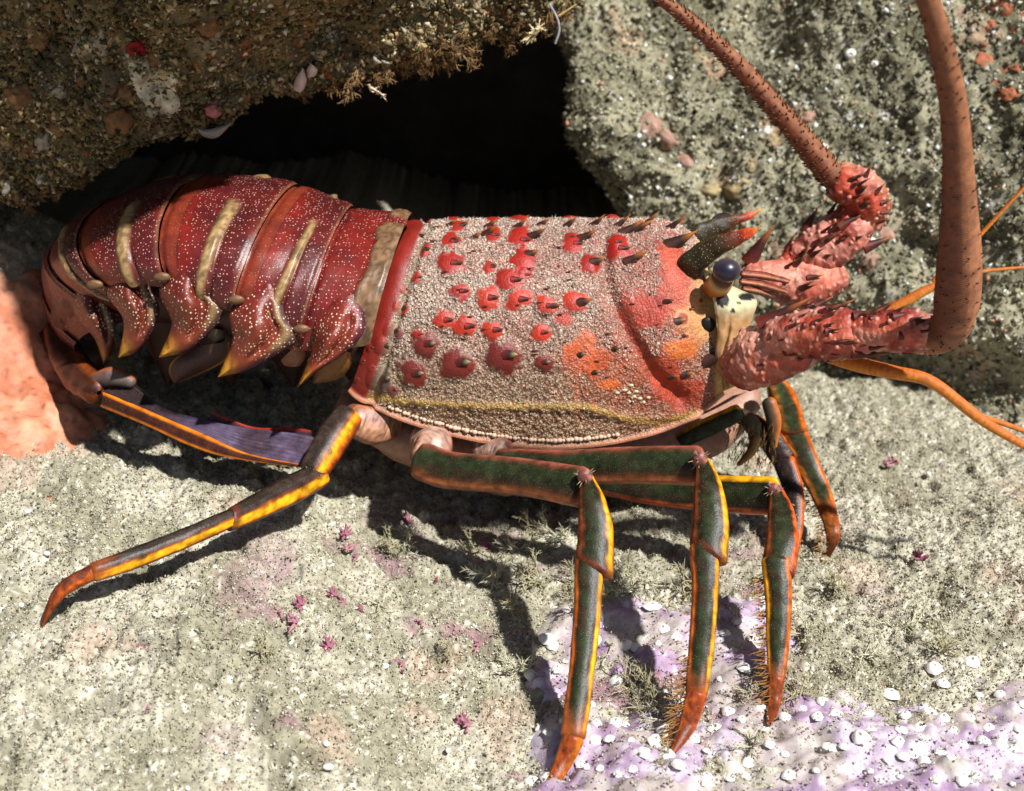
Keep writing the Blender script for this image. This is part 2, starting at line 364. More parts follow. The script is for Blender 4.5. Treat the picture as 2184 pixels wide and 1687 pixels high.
# crusts that lie over the seabed
def crust(name, x0, x1, y0, y1, step, maskf, h, colf, m_):
    xs = np.arange(x0, x1, step); ys = np.arange(y0, y1, step); A, B = np.meshgrid(xs, ys, indexing='ij')
    mk_ = maskf(A, B); p = xyz(A, B)
    zz = gh(A, B) + .026 * fbm(p, 7, 3, 21) + .030 * (np.abs(fbm(p, 13, 3, 131)) - .2) + .004 + h * np.clip(mk_, -1.5, .8) + .012 * fbm(p, 20, 4, 8) - .006 * worley2(A, B, 40, 12)
    f = gridF(*A.shape); ok = (mk_.ravel()[f] > -.35).all(1)
    return mk(name, np.stack([A, B, zz], -1), f[ok], m_, None, colf(A, B, p))
def col_purple(A, B, p):
    t = sst(-.4, .4, fbm(p, 8, 4, 55))[..., None]; u = sst(.1, .5, fbm(p, 14, 3, 66))[..., None]
    c = C(196, 176, 196) * t + C(168, 136, 168) * (1 - t); c = c * (1 - u * .6) + C(228, 220, 222) * u * .6
    wq = sst(.30, .16, worley2(A + .01 * fbm(p, 30, 2, 5), B, 26, 33))[..., None] * .5; c = c * (1 - wq) + C(238, 234, 236) * wq; c = c * (.82 + .3 * sst(-.4, .4, fbm(p, 40, 3, 6)))[..., None]
    v = sst(-.05, .25, fbm(p, 11, 4, 68))[..., None] * .6; return c * (1 - v) + C(196, 188, 166) * v
o = crust('coralline_crust', -.1, 1.6, -1.25, -.3, .008, crust_mask, .05, col_purple, M_crust)
tag(o, 'lilac coralline crust dotted with white barnacles in the foreground', 'coralline crust')
def orange_mask(x, y):
    vx, vy = proj(np.stack([x, y, gh(x, y)], -1)); p = xyz(x, y)
    return sst(330, 120, vx + (vy - 800) * -.25) * sst(1040, 900, vy + .25 * vx) * sst(560, 600, vy) * 1.2 - .55 + .35 * fbm(p, 5, 4, 401) - .25 * sst(.2, .5, fbm(p, 9, 4, 402))
def col_orange(A, B, p):
    t = sst(-.4, .4, fbm(p, 10, 4, 57))[..., None]; u = sst(.25, .5, fbm(p, 9, 3, 67))[..., None]
    c = C(220, 150, 116) * t + C(204, 122, 88) * (1 - t); pr_ = sst(.22, .12, worley2(A, B, 28, 44))[..., None] * .6; c = c * (1 - pr_) + C(130, 66, 44) * pr_; c = c * (.8 + .35 * sst(-.5, .5, fbm(p, 26, 3, 58)))[..., None]; return c * (1 - u * .7) + C(214, 196, 172) * u * .7
o = crust('sponge_crust', -2.0, -.6, -.25, 1.6, .01, orange_mask, .05, col_orange, M_crust)
tag(o, 'smooth orange sponge crust on the seabed left of the tail', 'sponge')

# ---- boulder behind, lit, at the right
def spacing(lo, hi, flo, fhi, fine_, coarse):
    a = np.arange(lo, flo, coarse); b = np.arange(flo, fhi, fine_); c = np.arange(fhi, hi, coarse); return np.concatenate([a, b, c])
ux = spacing(-.6, 5.0, -.3, 1.9, .0105, .06); uz = spacing(-.35, 4.2, -.1, 1.45, .0105, .06)
U, Wz = np.meshgrid(ux, uz, indexing='ij')
yb = np.interp(U, [-.6, .3, .8, 1.2, 1.6, 5], [1.05, 1.0, .86, .72, .46, -.3])
Yb = yb + .55 * Wz + .08 * Wz * Wz + .25 * sst(.32, -.02, Wz) * sst(.5, 1.1, U)
xl = .36 - .38 * (Wz - .4) + .10 * fbm(np.stack([U * 0, U * 0, Wz], -1), 3, 3, 13)
fo = np.log1p(np.exp(-(U - xl) / .035)) * .035; Yb = Yb + 1.9 * fo
S = np.stack([U + 1.12 * fo, Yb, Wz], -1); nS = gridN(S)
if nS[len(ux) * 3 // 4, 20, 1] > 0: nS = -nS
big = fbm(S, 2.6, 3, 51); md = fbm(S, 9, 4, 52); fn = fbm(S, 30, 3, 53); wk = worley(S, 36, 54)
S = S + nS * (.11 * big + .035 * md + .016 * fn + .014 * (.5 - wk))[..., None]
t = sst(-.45, .45, fbm(S, 5, 4, 61))[..., None]; cw = C(126, 121, 96) * t + C(170, 163, 136) * (1 - t)
pt = sst(.28, .5, fbm(S, 5.5, 3, 62))[..., None]; cw = cw * (1 - .55 * pt) + C(196, 150, 120) * .55 * pt
sp = sst(.5, .75, fbm(S, 26, 2, 63))[..., None]; cw = cw * (1 - .8 * sp) + C(235, 232, 225) * .8 * sp
pv = sst(.62, .95, wk)[..., None]; cw = cw * (1 - .6 * pv) + C(60, 62, 50) * .6 * pv
bo = mk('boulder', S, gridF(*U.shape), M_rock, None, cw)
tag(bo, 'pale turf covered boulder behind the head and antennae', 'boulder')
# turf on it
sel = rng.integers(0, S.shape[0] * S.shape[1], 26000); Sf = S.reshape(-1, 3)[sel]; Nf = nS.reshape(-1, 3)[sel]
okb = (Sf[:, 0] < 2) & (Sf[:, 2] < 1.6)
sel = rng.integers(0, S.shape[0] * S.shape[1], 60000); Sg = S.reshape(-1, 3)[sel] + rng.normal(0, .004, (60000, 3)); okg = (Sg[:, 0] < 2.1) & (Sg[:, 2] < 1.7)
tag(stuff('rock_turf', [blades(Sf[okb][:9000], Nf[okb][:9000], .010, .024, .0022, C(190, 182, 150), C(120, 116, 86), .8), grains(Sg[okg], .0042, .0145, [C(186, 180, 156), C(150, 145, 118), C(112, 107, 84), C(66, 64, 50), C(242, 242, 240), C(206, 150, 120)], [6, 6, 4.5, 2, 1, .35], .7)], M_turf), kind='stuff')
BV_b = BVHTree.FromPolygons([tuple(v) for v in S.reshape(-1, 3)], gridF(*U.shape).tolist())

# ---- cave behind and under the overhang
cx = np.linspace(-6, 1.6, 90); cz = np.linspace(-.6, 3.0, 60); A, B = np.meshgrid(cx, cz, indexing='ij')
cy = 2.6 + .25 * np.cos(B * 1.5) - .5 * sst(-2, -4, A)
Sc = np.stack([A, cy, B], -1); Sc[..., 1] += .25 * fbm(Sc, 1.5, 4, 71)
tag(mk('cave_wall', Sc, gridF(*A.shape), M_cave, None, np.tile(C(70, 66, 64), A.shape + (1,))), kind='structure')  # rock colour kept dark: part of the cave's shade is put into it

# ---- overhanging rock, upper left
EV = [(-700, 560, .45), (-300, 470, .46), (0, 442, .47), (60, 446, .46), (120, 418, .43), (200, 362, .41), (260, 322, .34), (330, 288, .36), (440, 288, .40), (500, 268, .42), (560, 225, .45), (640, 208, .48), (700, 190, .5), (800, 166, .54), (880, 142, .58), (950, 116, .62), (1050, 84, .68), (1130, 66, .72), (1190, 36, .76), (1222, 0, .8), (1242, -150, .83), (1265, -520, .88)]
E3 = np.array([tuple(P(a, b, y=c)) for a, b, c in EV])
ox = spacing(-3.2, .30, -1.5, .295, .0085, .05)
ey = np.interp(ox, E3[:, 0], E3[:, 1]); ez = np.interp(ox, E3[:, 0], E3[:, 2])
def loop(ye, ze, x):
    br = float(np.exp(-((x + .54) / .30) ** 2))  # unseen brow above the frame, shaped to shade the top of the tail
    K = [(2.5, ze + .25), (1.5, ze + .22), (ye + .45, ze + .14), (ye + .16, ze + .035), (ye + .03, ze + .0), (ye - .02, ze + .05), (ye - .05, ze + .18), (ye - .07 - .28 * br, ze + .37), (ye - .10 - .58 * br, ze + .55), (ye - .16 - .62 * br, ze + .85), (ye - .1, ze + 1.2), (ye + .5, ze + 1.45), (2.6, ze + 1.5)]
    cnt = [8, 14, 26, 16, 8, 16, 22, 18, 12, 10, 8, 8]
    out = [np.array(K[0])[None]]
    Kc = np.array(K); pp = np.concatenate([[2 * Kc[0] - Kc[1]], Kc, [2 * Kc[-1] - Kc[-2]]])
    for i, c_ in enumerate(cnt):
        f = np.linspace(0, 1, c_ + 1)[1:, None]; a, b, c, e = pp[i], pp[i + 1], pp[i + 2], pp[i + 3]
        out.append(.5 * (2 * b + (c - a) * f + (2 * a - 5 * b + 4 * c - e) * f * f + (3 * b - a - 3 * c + e) * f ** 3))
    return np.concatenate(out)
lp = np.array([loop(ey[i], ez[i], ox[i]) for i in range(len(ox))])
shr = np.sqrt(np.clip(1 - np.clip((ox - .16) / .135, 0, .995) ** 2, 0, 1))[:, None, None]; ctr_ = lp.mean(1, keepdims=True); lp = ctr_ + (lp - ctr_) * shr
So = np.stack([np.broadcast_to(ox[:, None], lp.shape[:2]), lp[..., 0], lp[..., 1]], -1)
nO = gridN(So)
if nO[len(ox) // 2, 90, 1] > 0: nO = -nO
wk = worley(So, 11, 81); wk2 = worley(So, 30, 86)
So = So + nO * (.05 * fbm(So, 4, 3, 82) + .035 * (.5 - wk) + .026 * fbm(So, 14, 3, 83) + .016 * (.5 - wk2) + .012 * fbm(So, 50, 3, 84))[..., None]
t = sst(-.4, .4, fbm(So, 6, 4, 87))[..., None]; co_ = C(138, 112, 76) * t + C(106, 94, 74) * (1 - t)
q = sst(.2, .45, fbm(So, 8, 3, 88))[..., None]; co_ = co_ * (1 - .7 * q) + C(190, 178, 160) * .7 * q
q = sst(.3, .5, fbm(So, 7, 3, 89))[..., None]; co_ = co_ * (1 - .6 * q) + C(160, 88, 45) * .6 * q
q = sst(.42, .6, fbm(So, 9, 3, 189))[..., None]; co_ = co_ * (1 - .5 * q) + C(120, 30, 36) * .5 * q
q = sst(.3, .5, fbm(So, 5, 3, 289))[..., None]; co_ = co_ * (1 - .5 * q) + C(70, 78, 50) * .5 * q
ov = mk('boulder', So, gridF(*lp.shape[:2]), M_rock, None, co_)
tag(ov, 'dark brown encrusted boulder overhanging the tail at upper left', 'boulder')
sel = rng.integers(0, So.shape[0] * So.shape[1], 60000); Sg = So.reshape(-1, 3)[sel] + rng.normal(0, .004, (60000, 3)); okg = (np.abs(Sg[:, 0] + .4) < 1.3) & (Sg[:, 2] < 1.6) & (Sg[:, 1] < 1.1)
tag(stuff('rock_fuzz', [grains(Sg[okg], .004, .015, [C(160, 142, 104), C(126, 108, 74), C(82, 72, 50), C(206, 194, 170), C(150, 92, 56), C(108, 110, 74)], [5, 6, 4, 1.6, .5, 1.2], .9)], M_turf), kind='stuff')
BV_o = BVHTree.FromPolygons([tuple(v) for v in So.reshape(-1, 3)], gridF(*lp.shape[:2]).tolist())
def hit(bv, vx, vy):
    d = ray(vx, vy).normalized(); h = bv.ray_cast(CAM, d)
    if h[0] is None: return None, None
    n = h[1] if h[1].dot(d) < 0 else -h[1]
    return h[0], n

# ================================================================== LOBSTER
LB = Vector((0.1, 0.05, 0.0)); YO = .16
legy = lambda y: y - YO + YO * min(1, max(0, (y + .46) / .36))
lob = thing('spiny_lobster', 'red spiny lobster with long antennae standing on the pale seabed', 'lobster', LB)
YS = 0.08
# ---------------------------------------------------------------- carapace
ST = [  # dorsal v, margin v, half width
    ((868, 486), (746, 832), .255), ((925, 482), (800, 868), .285), ((1020, 480), (900, 908), .305), ((1120, 478), (1020, 938), .315), ((1220, 477), (1150, 953), .315),
    ((1310, 478), (1280, 946), .305), ((1390, 484), (1395, 922), .285), ((1450, 500), (1480, 886), .262), ((1492, 526), (1540, 838), .235)]
FM = R(101)
rows = []
for d, m_, W in ST:
    D = P(*d, y=YS); Mm = P(*m_, y=YS - W * math.sin(FM)); rows.append([D.x, D.z, Mm.x, Mm.z, W])
nS_, nT = 330, 420
rc = crv(np.array(rows), nS_)
ph = np.linspace(-FM, FM, nT)
Dx, Dz, Mx, Mz, Wd = [rc[:, k][:, None] for k in range(5)]
a_ = np.abs(ph)[None]
zz = Dz - (Dz - Mz) * (1 - np.cos(a_)) / (1 - math.cos(FM))
yy = YS + YO - Wd * np.sin(ph)[None]
g = (a_ / FM); g = g * (.55 + .45 * g)
xx = Dx + (Mx - Dx) * g
S = np.stack([np.broadcast_to(xx, yy.shape), yy, np.broadcast_to(zz, yy.shape)], -1)
nC = gridN(S)
if nC[150, 200, 2] < 0: nC = -nC
sC = np.broadcast_to(np.linspace(0, 1, nS_)[:, None], S.shape[:2])
# use the near half's picture-plane position for the pattern; the far half mirrors it
near = S.copy(); flip = near[:, ::-1]; msk = (ph < 0)[None, :, None]
Q = np.where(np.broadcast_to(msk, near.shape), flip, near)
qx, qy = proj(Q)
def blob(x, y, rx, ry=None, soft=.35, wob=.35, seed=0):
    ry = ry or rx
    d = np.sqrt(((qx - x) / rx) ** 2 + ((qy - y) / ry) ** 2) + wob * WN
    return sst(1 + soft, 1 - soft, d)
def seg(pts, r):
    d = np.full(qx.shape, 1e9)
    for (x0, y0), (x1, y1) in zip(pts[:-1], pts[1:]):
        L2 = (x1 - x0) ** 2 + (y1 - y0) ** 2; tt = np.clip(((qx - x0) * (x1 - x0) + (qy - y0) * (y1 - y0)) / L2, 0, 1)
        d = np.minimum(d, np.hypot(qx - x0 - tt * (x1 - x0), qy - y0 - tt * (y1 - y0)))
    return np.exp(-(d / r) ** 2)
WN = fbm(Q, 44, 3, 500)
# shape: cervical groove, ridge along the lower side
hgt = -.022 * seg([(1285, 540), (1300, 620), (1340, 710), (1395, 800), (1450, 850)], 16) + .02 * seg([(1420, 560), (1440, 640), (1430, 740)], 60)
hgt += .006 * seg([(850, 852), (1050, 866), (1250, 868), (1340, 892), (1480, 885)], 12) + .004 * fbm(Q, 9, 3, 510)
rim = sst(.062, .05, sC)
hgt += .006 * rim * np.sin(np.clip(sC / .06, 0, 1) * math.pi) - .012 * np.exp(-((sC - .068) / .008) ** 2)
col = np.zeros(S.shape)
top = C(212, 196, 178); side = C(176, 152, 122); low = C(196, 168, 130)
f = sst(620, 860, qy + 20 * WN)[..., None]; col[:] = top * (1 - f) + side * f
f2 = sst(830, 930, qy)[..., None]; col = col * (1 - f2) + low * f2
pkk = (sst(-.1, .35, fbm(Q, 7, 3, 520)) * sst(840, 700, qy))[..., None] * .35; col = col * (1 - pkk) + C(190, 120, 110) * pkk
fz = np.ones(qx.shape)
def paint(m, c, fz_amt=.75, k=1.0):
    global col, fz
    mm = (m * k)[..., None]; col = col * (1 - mm) + c * mm; fz = fz * (1 - fz_amt * m * k)
red, dred, org, yel = C(182, 30, 14, .7), C(122, 22, 16, .7), C(216, 88, 20), C(232, 150, 40)
b2 = lambda x, y: (716 + x * .3538, 409 + y * .3538)
c2v = lambda x, y: (1279 + x * .3538, 324 + y * .3538)
# broad front areas
paint(blob(1430, 560, 34, 50), C(206, 82, 40), .6, .9); paint(blob(1440, 620, 40, 60), C(204, 72, 34), .6, .8)
paint(blob(1385, 665, 46, 34), red, .6, .95); paint(blob(1350, 640, 30, 30), red, .5, .7)
paint(seg([(1330, 670), (1360, 730), (1400, 810), (1440, 850)], 22), dred, .55, .9)
paint(blob(1450, 835, 70, 40, .5), C(164, 50, 26), .5, .9); paint(blob(1420, 790, 30, 40), C(196, 60, 34), .6, .85)
paint(blob(1448, 742, 38, 22), C(232, 138, 34), .7, .95); paint(blob(1470, 690, 50, 40, .5), C(226, 150, 80), .5, .7)
paint(blob(1496, 655, 34, 70, .5), C(238, 212, 132), .7, .85)
for x, y, r_ in [(485, 1010, 34), (545, 948, 12), (510, 1112, 12), (600, 900, 14), (430, 1180, 10)]:
    X_, Y_ = c2v(x, y); paint(blob(X_, Y_, r_ * .3538 * 1.5, r_ * .3538 * 1.5, .2, .2), C(236, 210, 140), 1.0, .8); paint(blob(X_, Y_, r_ * .3538, r_ * .3538, .2, .2), C(30, 22, 18), 1.0, .97)
paint(blob(1240, 775, 40, 20), C(220, 82, 34), .6, .7)
for x, y, rx, ry, c in [(1420, 950, 60, 40, org), (1590, 1000, 70, 60, org), (1650, 1160, 75, 30, C(236, 120, 18)), (1540, 1090, 40, 40, C(190, 70, 30)), (1370, 760, 60, 50, C(196, 48, 30)), (1500, 900, 70, 60, C(216, 110, 60))]:
    X_, Y_ = b2(x, y); paint(blob(X_, Y_, rx * .3538, ry * .3538), c, .7, .85)
paint(blob(1400, 690, 150, 230, .6, .5), C(190, 74, 44), .22, .55)
paint(blob(1330, 520, 110, 60, .7, .9), C(176, 50, 36), .3, .45); paint(blob(1130, 600, 90, 110, .9, 1.0), C(180, 60, 44), .2, .4)
paint(blob(1290, 790, 80, 60, .8, 1.0), C(206, 96, 46), .3, .5)
# red bumps
bumps = [(530, 340, 32), (690, 300, 45), (690, 430, 62), (930, 455, 27), (1110, 290, 56), (1130, 410, 60), (1050, 530, 62), (1140, 500, 30), (745, 600, 50), (915, 640, 58), (1100, 650, 58), (1265, 690, 52), (1440, 670, 55), (480, 515, 34), (420, 590, 22), (400, 700, 40), (350, 840, 44), (650, 775, 52), (775, 812, 58), (945, 835, 52), (1235, 850, 42), (495, 860, 28), (540, 920, 62), (290, 930, 44), (270, 1130, 62), (465, 1100, 66), (730, 1035, 82), (1010, 990, 84), (1245, 1030, 48), (345, 1195, 26), (210, 940, 20), (725, 200, 34), (940, 260, 40), (1430, 310, 52), (1700, 340, 60), (1540, 420, 48), (1680, 300, 40), (160, 1020, 18), (220, 1060, 18), (380, 1035, 14), (125, 1130, 16)]
for x, y, r_ in bumps:
    X_, Y_ = b2(x, y); rr = r_ * .3538 * 1.28
    c = red if y < 900 else dred
    if y > 700 and x < 420: c = C(120, 60, 54)
    if x < 300 and y > 1000: c = C(84, 72, 66)
    if 600 < y < 900 and x > 600: c = C(196, 46, 16, .75)
    m = blob(X_, Y_, rr, rr * .95, .16, .6); paint(m, c, .92, .97)
    dd = np.clip(1 - ((qx - X_) ** 2 + (qy - Y_) ** 2) / (rr * 1.1) ** 2, 0, 1); hgt = hgt + dd * rr * px(P(X_, Y_, y=-.1)) * .3
# rims and lines
paint(sst(.058, .05, sC), C(140, 38, 28), .97); paint(np.exp(-((sC - .066) / .006) ** 2), C(150, 128, 100), .3, .9)
paint(seg([(790, 848), (850, 854), (1050, 866), (1250, 866), (1330, 890), (1400, 900), (1490, 880)], 7), C(206, 168, 74), .6, .8)
aF = np.broadcast_to(a_ / FM, qx.shape)
paint(sst(.978, .99, aF), C(196, 132, 100), .9)
paint(sst(.97, .99, sC) , C(222, 190, 110), .8, .8)
hgt += .010 * sst(.975, .995, aF)
# raised granules, real relief
gr = worley(Q, 95, 530); hgt += .0075 * (.5 - gr) * fz
dk = (sst(.35, .7, vn(Q * 70, 531)) * sst(760, 840, qy) * fz)[..., None]; col = col * (1 - .4 * dk) + C(76, 54, 44) * .4 * dk
S = S + nC * hgt[..., None]
FC = gridF(nS_, nT)
carap = mk('carapace', S, FC, M_shell, lob, col, True, {'fuzz': fz})
BV_c = BVHTree.FromPolygons([tuple(v) for v in S.reshape(-1, 3)], FC.tolist())
# bristly pale fuzz standing on the shell
sel = rng.integers(0, nS_ * nT, 64000); fl = fz.ravel()[sel]; qyf = qy.ravel()[sel]
sel = sel[(fl > .55) & (rng.random(len(sel)) < np.where(qyf < 760, .95, .22))]
Pf = S.reshape(-1, 3)[sel]
pa = blades(Pf[:6000], nC.reshape(-1, 3)[sel][:6000] * .7 + np.array([.5, 0, .1]), .003, .008, .0010, C(232, 214, 200), C(190, 160, 150), .5)
pb = grains(Pf[6000:], .0016, .0042, [C(232, 218, 198), C(206, 184, 164), C(168, 138, 120), C(106, 70, 58)], [5, 5, 2.5, 1.2])
k_ = len(pa[0]); ff = mk('bristle_coat', np.concatenate([pa[0], pb[0]]), [pa[1], np.concatenate([pa[2], pb[2] + k_])], M_turf, carap, np.concatenate([pa[3], pb[3]]), False)
# beads of the lower margin
mb = MB()
for t_ in np.linspace(.12, .72, 58):
    i = int(t_ * (nS_ - 1)); j = int(nT * .981); q = S[i, j] + nC[i, j] * .003
    r_ = .0056 * random.uniform(.6, 1.25); ball(mb, q, (r_ * 1.2, r_, r_), C(226, 192, 166), 6, 8)
mb.obj('beaded_margin', M_white, carap)
# spines: (v point, length px, radius px)
DK, MDK, TIP = C(46, 30, 26), C(84, 42, 30), C(206, 120, 48)
def cspine(vx, vy, L, r_, tip=TIP, base=MDK, lift=.35, dirv=(1, -.1, .3), tilt=0):
    q, n = hit(BV_c, vx, vy)
    if q is None: return
    s_ = px(q); mb = MB(); d = Vector(dirv).normalized() * (1 - lift) + n * lift
    spike(mb, q - n * r_ * s_ * .4 - d.normalized() * r_ * s_ * .3, d, L * s_ * 1.25, r_ * s_, np.array(base), np.array(DK), bend=(.12, 0, .10), n=9, k=9, c2=np.array(tip))
    mb.obj('spine', M_spine, carap)
for x, y, L, r_ in [(1175, 265, 34, 11), (1170, 370, 20, 13), (680, 200, 20, 9), (900, 250, 26, 11), (1480, 275, 34, 12), (1740, 235, 40, 14), (1560, 420, 24, 13), (1760, 410, 32, 12), (1260, 150, 24, 8), (1540, 140, 28, 9), (1740, 150, 30, 9), (740, 430, 13, 9), (950, 445, 10, 7), (1310, 690, 16, 9), (1480, 665, 24, 14), (545, 345, 12, 8), (510, 265, 14, 6), (710, 290, 16, 9)]:
    X_, Y_ = b2(x, y); cspine(X_, Y_, L, r_)
SPB = [(1175, 265), (1170, 370), (680, 200), (900, 250), (1480, 275), (1740, 235), (1560, 420), (1760, 410), (1480, 665), (545, 345)]
for x, y, r_ in bumps:
    if min(math.hypot(x + .5 * r_ - a, y - b) for a, b in SPB) < 42: continue
    X_, Y_ = b2(x + .35 * r_, y - .05 * r_); rr = r_ * .3538
    if y < 900 and x > 420: cspine(X_, Y_, rr * .85, rr * .46, C(110, 66, 48), C(150, 26, 16), .10, dirv=(1, -.2, .12))
    else: cspine(X_, Y_, rr * .8, rr * .55, C(190, 176, 130), C(110, 26, 26) if x > 420 else C(90, 58, 52), .45, dirv=(1, -.2, .1))
random.seed(21)
for _ in range(46):
    vx = random.uniform(905, 1470); vy = random.uniform(490, 820) if vx > 1150 else random.uniform(490, 760)
    cspine(vx, vy, random.uniform(6, 13), random.uniform(2.5, 4.5), C(150, 100, 60), C(110, 40, 30), .2, dirv=(1, -.2, .2))
for x, y, L, r_ in [(1470, 985, 14, 9), (1560, 1090, 12, 8), (1670, 950, 18, 8)]:
    X_, Y_ = b2(x, y); cspine(X_, Y_, L, r_, C(176, 140, 84), C(70, 50, 40), .5)
for vx, vy, L in [(985, 474, 18), (1040, 476, 22), (1100, 478, 26), (1150, 474, 24), (1205, 476, 28), (1262, 474, 30), (1315, 474, 30), (1372, 474, 34), (1425, 480, 38), (1010, 500, 16), (930, 480, 12)]: cspine(vx, vy + 6, L, 9, dirv=(1, 0, .45))
for x, y, L, r_ in [(430, 550, 52, 20), (190, 470, 44, 14), (180, 650, 36, 14), (440, 400, 52, 15), (200, 385, 40, 10), (395, 905, 20, 8), (480, 1020, 16, 15), (650, 1250, 50, 18), (510, 1345, 20, 11), (420, 1360, 18, 9), (505, 1110, 10, 6), (545, 950, 8, 5)]:
    X_, Y_ = c2v(x, y); cspine(X_, Y_, L, r_, C(220, 130, 50), C(70, 36, 30), .3)
for vx, vy in [(1310, 930), (1180, 430), (1390, 835), (1370, 852), (1345, 842), (1320, 845), (1300, 838), (1360, 865), (1330, 860)]: pass
# glassy little granules above the lower front
mb = MB()
for vx, vy in [(1340, 838), (1352, 846), (1364, 850), (1331, 832), (1372, 858), (1356, 835), (1382, 848), (1316, 838), (1342, 856), (1345, 822)]:
    q, n = hit(BV_c, vx, vy)
    if q: ball(mb, q, (.007 * random.uniform(.6, 1.2), .004, .0045), C(196, 186, 150), 7, 9)
mb.obj('granule_row', M_eye, carap)
# row of dorsal spines on the far crest seen in profile
for vx in (1095, 1185, 1270, 1345, 1430):
    i = int(np.interp(vx, [868, 1492], [0, nS_ - 1])); j = int(nT * .36); q = S[i, j]; mb = MB(); s_ = px(q)
    spike(mb, q - nC[i, j] * .008, np.array([.9, 0, .45]), 30 * s_, 9 * s_, MDK, DK, bend=(.1, 0, .1), c2=TIP); mb.obj('spine', M_spine, carap)

# ---------------------------------------------------------------- horns over the eyes
def horn(pts, ys, wd):
    mb = MB(); pp = [P(a, b, y=c) for (a, b), c in zip(pts, ys)]; s_ = px(pp[0])
    tipc = prof([(0, C(44, 44, 24)), (.55, C(56, 42, 22)), (.74, C(110, 40, 20)), (.86, C(214, 60, 18)), (1, C(232, 150, 40))])
    sweep(mb, pp, [w_ * s_ for w_ in wd], .75, lambda c, s, t: tipc(t) * (1 + .25 * (np.abs(c) > .8))[..., None], 40, 22, .85, (.5, .2), .15, .005, 3)
    return mb.obj('rostral_horn', M_horn, lob)
horn([(1462, 588), (1482, 556), (1530, 524), (1585, 502), (1625, 481)], [-.05, -.07, -.09, -.10, -.11], [24, 28, 22, 12, 1.0])
horn([(1462, 520), (1490, 498), (1535, 480), (1580, 466), (1622, 447)], [.21, .22, .23, .24, .25], [19, 20, 16, 10, 1.0])
# ---------------------------------------------------------------- eyes
def eye(vx, vy, y, r_, st):
    q = P(vx, vy, y=y); s_ = px(q) * r_; mb = MB()
    mb.V = []; ball(mb, q, (s_ * 1.06, s_, s_ * .93), lambda S_: C(98, 80, 84) + (C(26, 24, 44) - C(98, 80, 84)) * sst(-.2, .9, (S_ / s_) @ np.array((.0, -.8, .3)))[..., None], 20, 26)  # dark centre facing the viewer: a reflection put into the eye's colour
    e = mb.obj('eye', M_eye, lob)
    mb = MB(); pp = [P(a, b, y=c) for a, b, c in st]
    cp = prof([(0, C(150, 84, 34)), (.5, C(196, 120, 50)), (.75, C(222, 190, 130)), (1, C(150, 110, 70))])
    sweep(mb, pp, [s_ * 1.0, s_ * .98, s_ * .9], .95, lambda c, s, t: cp(t), 14, 18, 1, (.4, .1)); mb.obj('eye_stalk', M_soft, e)
eye(1549, 577, -.16, 28, [(1524, 616, -.10), (1533, 606, -.125), (1541, 594, -.145)])
eye(1541, 477, .30, 25, [(1528, 500, .26), (1535, 488, .275), (1540, 478, .285)])
# ---------------------------------------------------------------- face plate between the eyes and the antennae
for k_, (a_0, b_0, a_1, b_1) in enumerate([(1582, 584, 1680, 600), (1580, 600, 1675, 622), (1584, 616, 1650, 632)]):
    mb = MB(); pp = [P(a_0, b_0, y=-.05), P((a_0 + a_1) / 2, (b_0 + b_1) / 2 - 3, y=-.01), P(a_1, b_1, y=.04)]; cp_ = prof([(-1, C(96, 40, 34)), (-.3, C(150, 66, 50)), (0, C(206, 150, 110)), (.3, C(120, 50, 40)), (1, C(70, 30, 30))])
    sweep(mb, pp, [7 * px(pp[0]), 8 * px(pp[0]), 6 * px(pp[0])], .9, lambda c, s, t: cp_(c), 20, 16, .9, (.5, .5), 0, .003); mb.obj('antennule_base', M_ant, lob)
mb = MB()
def facecol(u, t, G_):
    x, y = proj(G_); c = np.tile(C(196, 150, 100, .75), u.shape + (1,)) * (.8 + .35 * sst(-.4, .4, fbm(G_, 22, 3, 711)))[..., None]
    w_ = sst(690, 650, y)[..., None]; c = c * (1 - w_) + C(224, 212, 168, .72) * w_
    for bx_, by_, rx, ry in [(1540, 640, 14, 15), (1592, 633, 19, 8), (1562, 664, 6, 5), (1575, 646, 5, 4)]:
        m = (((x - bx_) / rx) ** 2 + ((y - by_) / ry) ** 2 < 1)[..., None]; c = np.where(m, C(22, 18, 14), c)
    rd = sst(1600, 1640, x)[..., None] * .8; return c * (1 - rd) + C(190, 110, 80) * rd
strip(mb, [P(1500, 585, y=-.06), P(1520, 640, y=-.13), P(1530, 700, y=-.165), P(1524, 770, y=-.17), P(1540, 835, y=-.12)], [P(1566, 612, y=-.06), P(1612, 638, y=-.10), P(1604, 680, y=-.13), P(1576, 760, y=-.14), P(1572, 822, y=-.09)], .025, 60, 40, .05, facecol, None, lambda u, t, G_: .010 * fbm(G_, 18, 3, 712) - .012 * np.exp(-((u - .35) / .06) ** 2) * sst(.3, .5, t))
mb.obj('face_plate', M_soft, lob)
# black spot with pale ring at the orbit rim
mb = MB()
for vx, vy, r_ in [(1508, 693, 18)]:
    q, n = hit(BV_c, vx, vy)
    if q: ball(mb, q, (r_ * px(q), .01, r_ * px(q)), C(24, 20, 18), 10, 16)
if mb.n: mb.obj('orbit_knob', M_spine, lob)

# ---------------------------------------------------------------- abdomen
z1 = lambda x, y: (x * .4043, 324 + y * .4043)
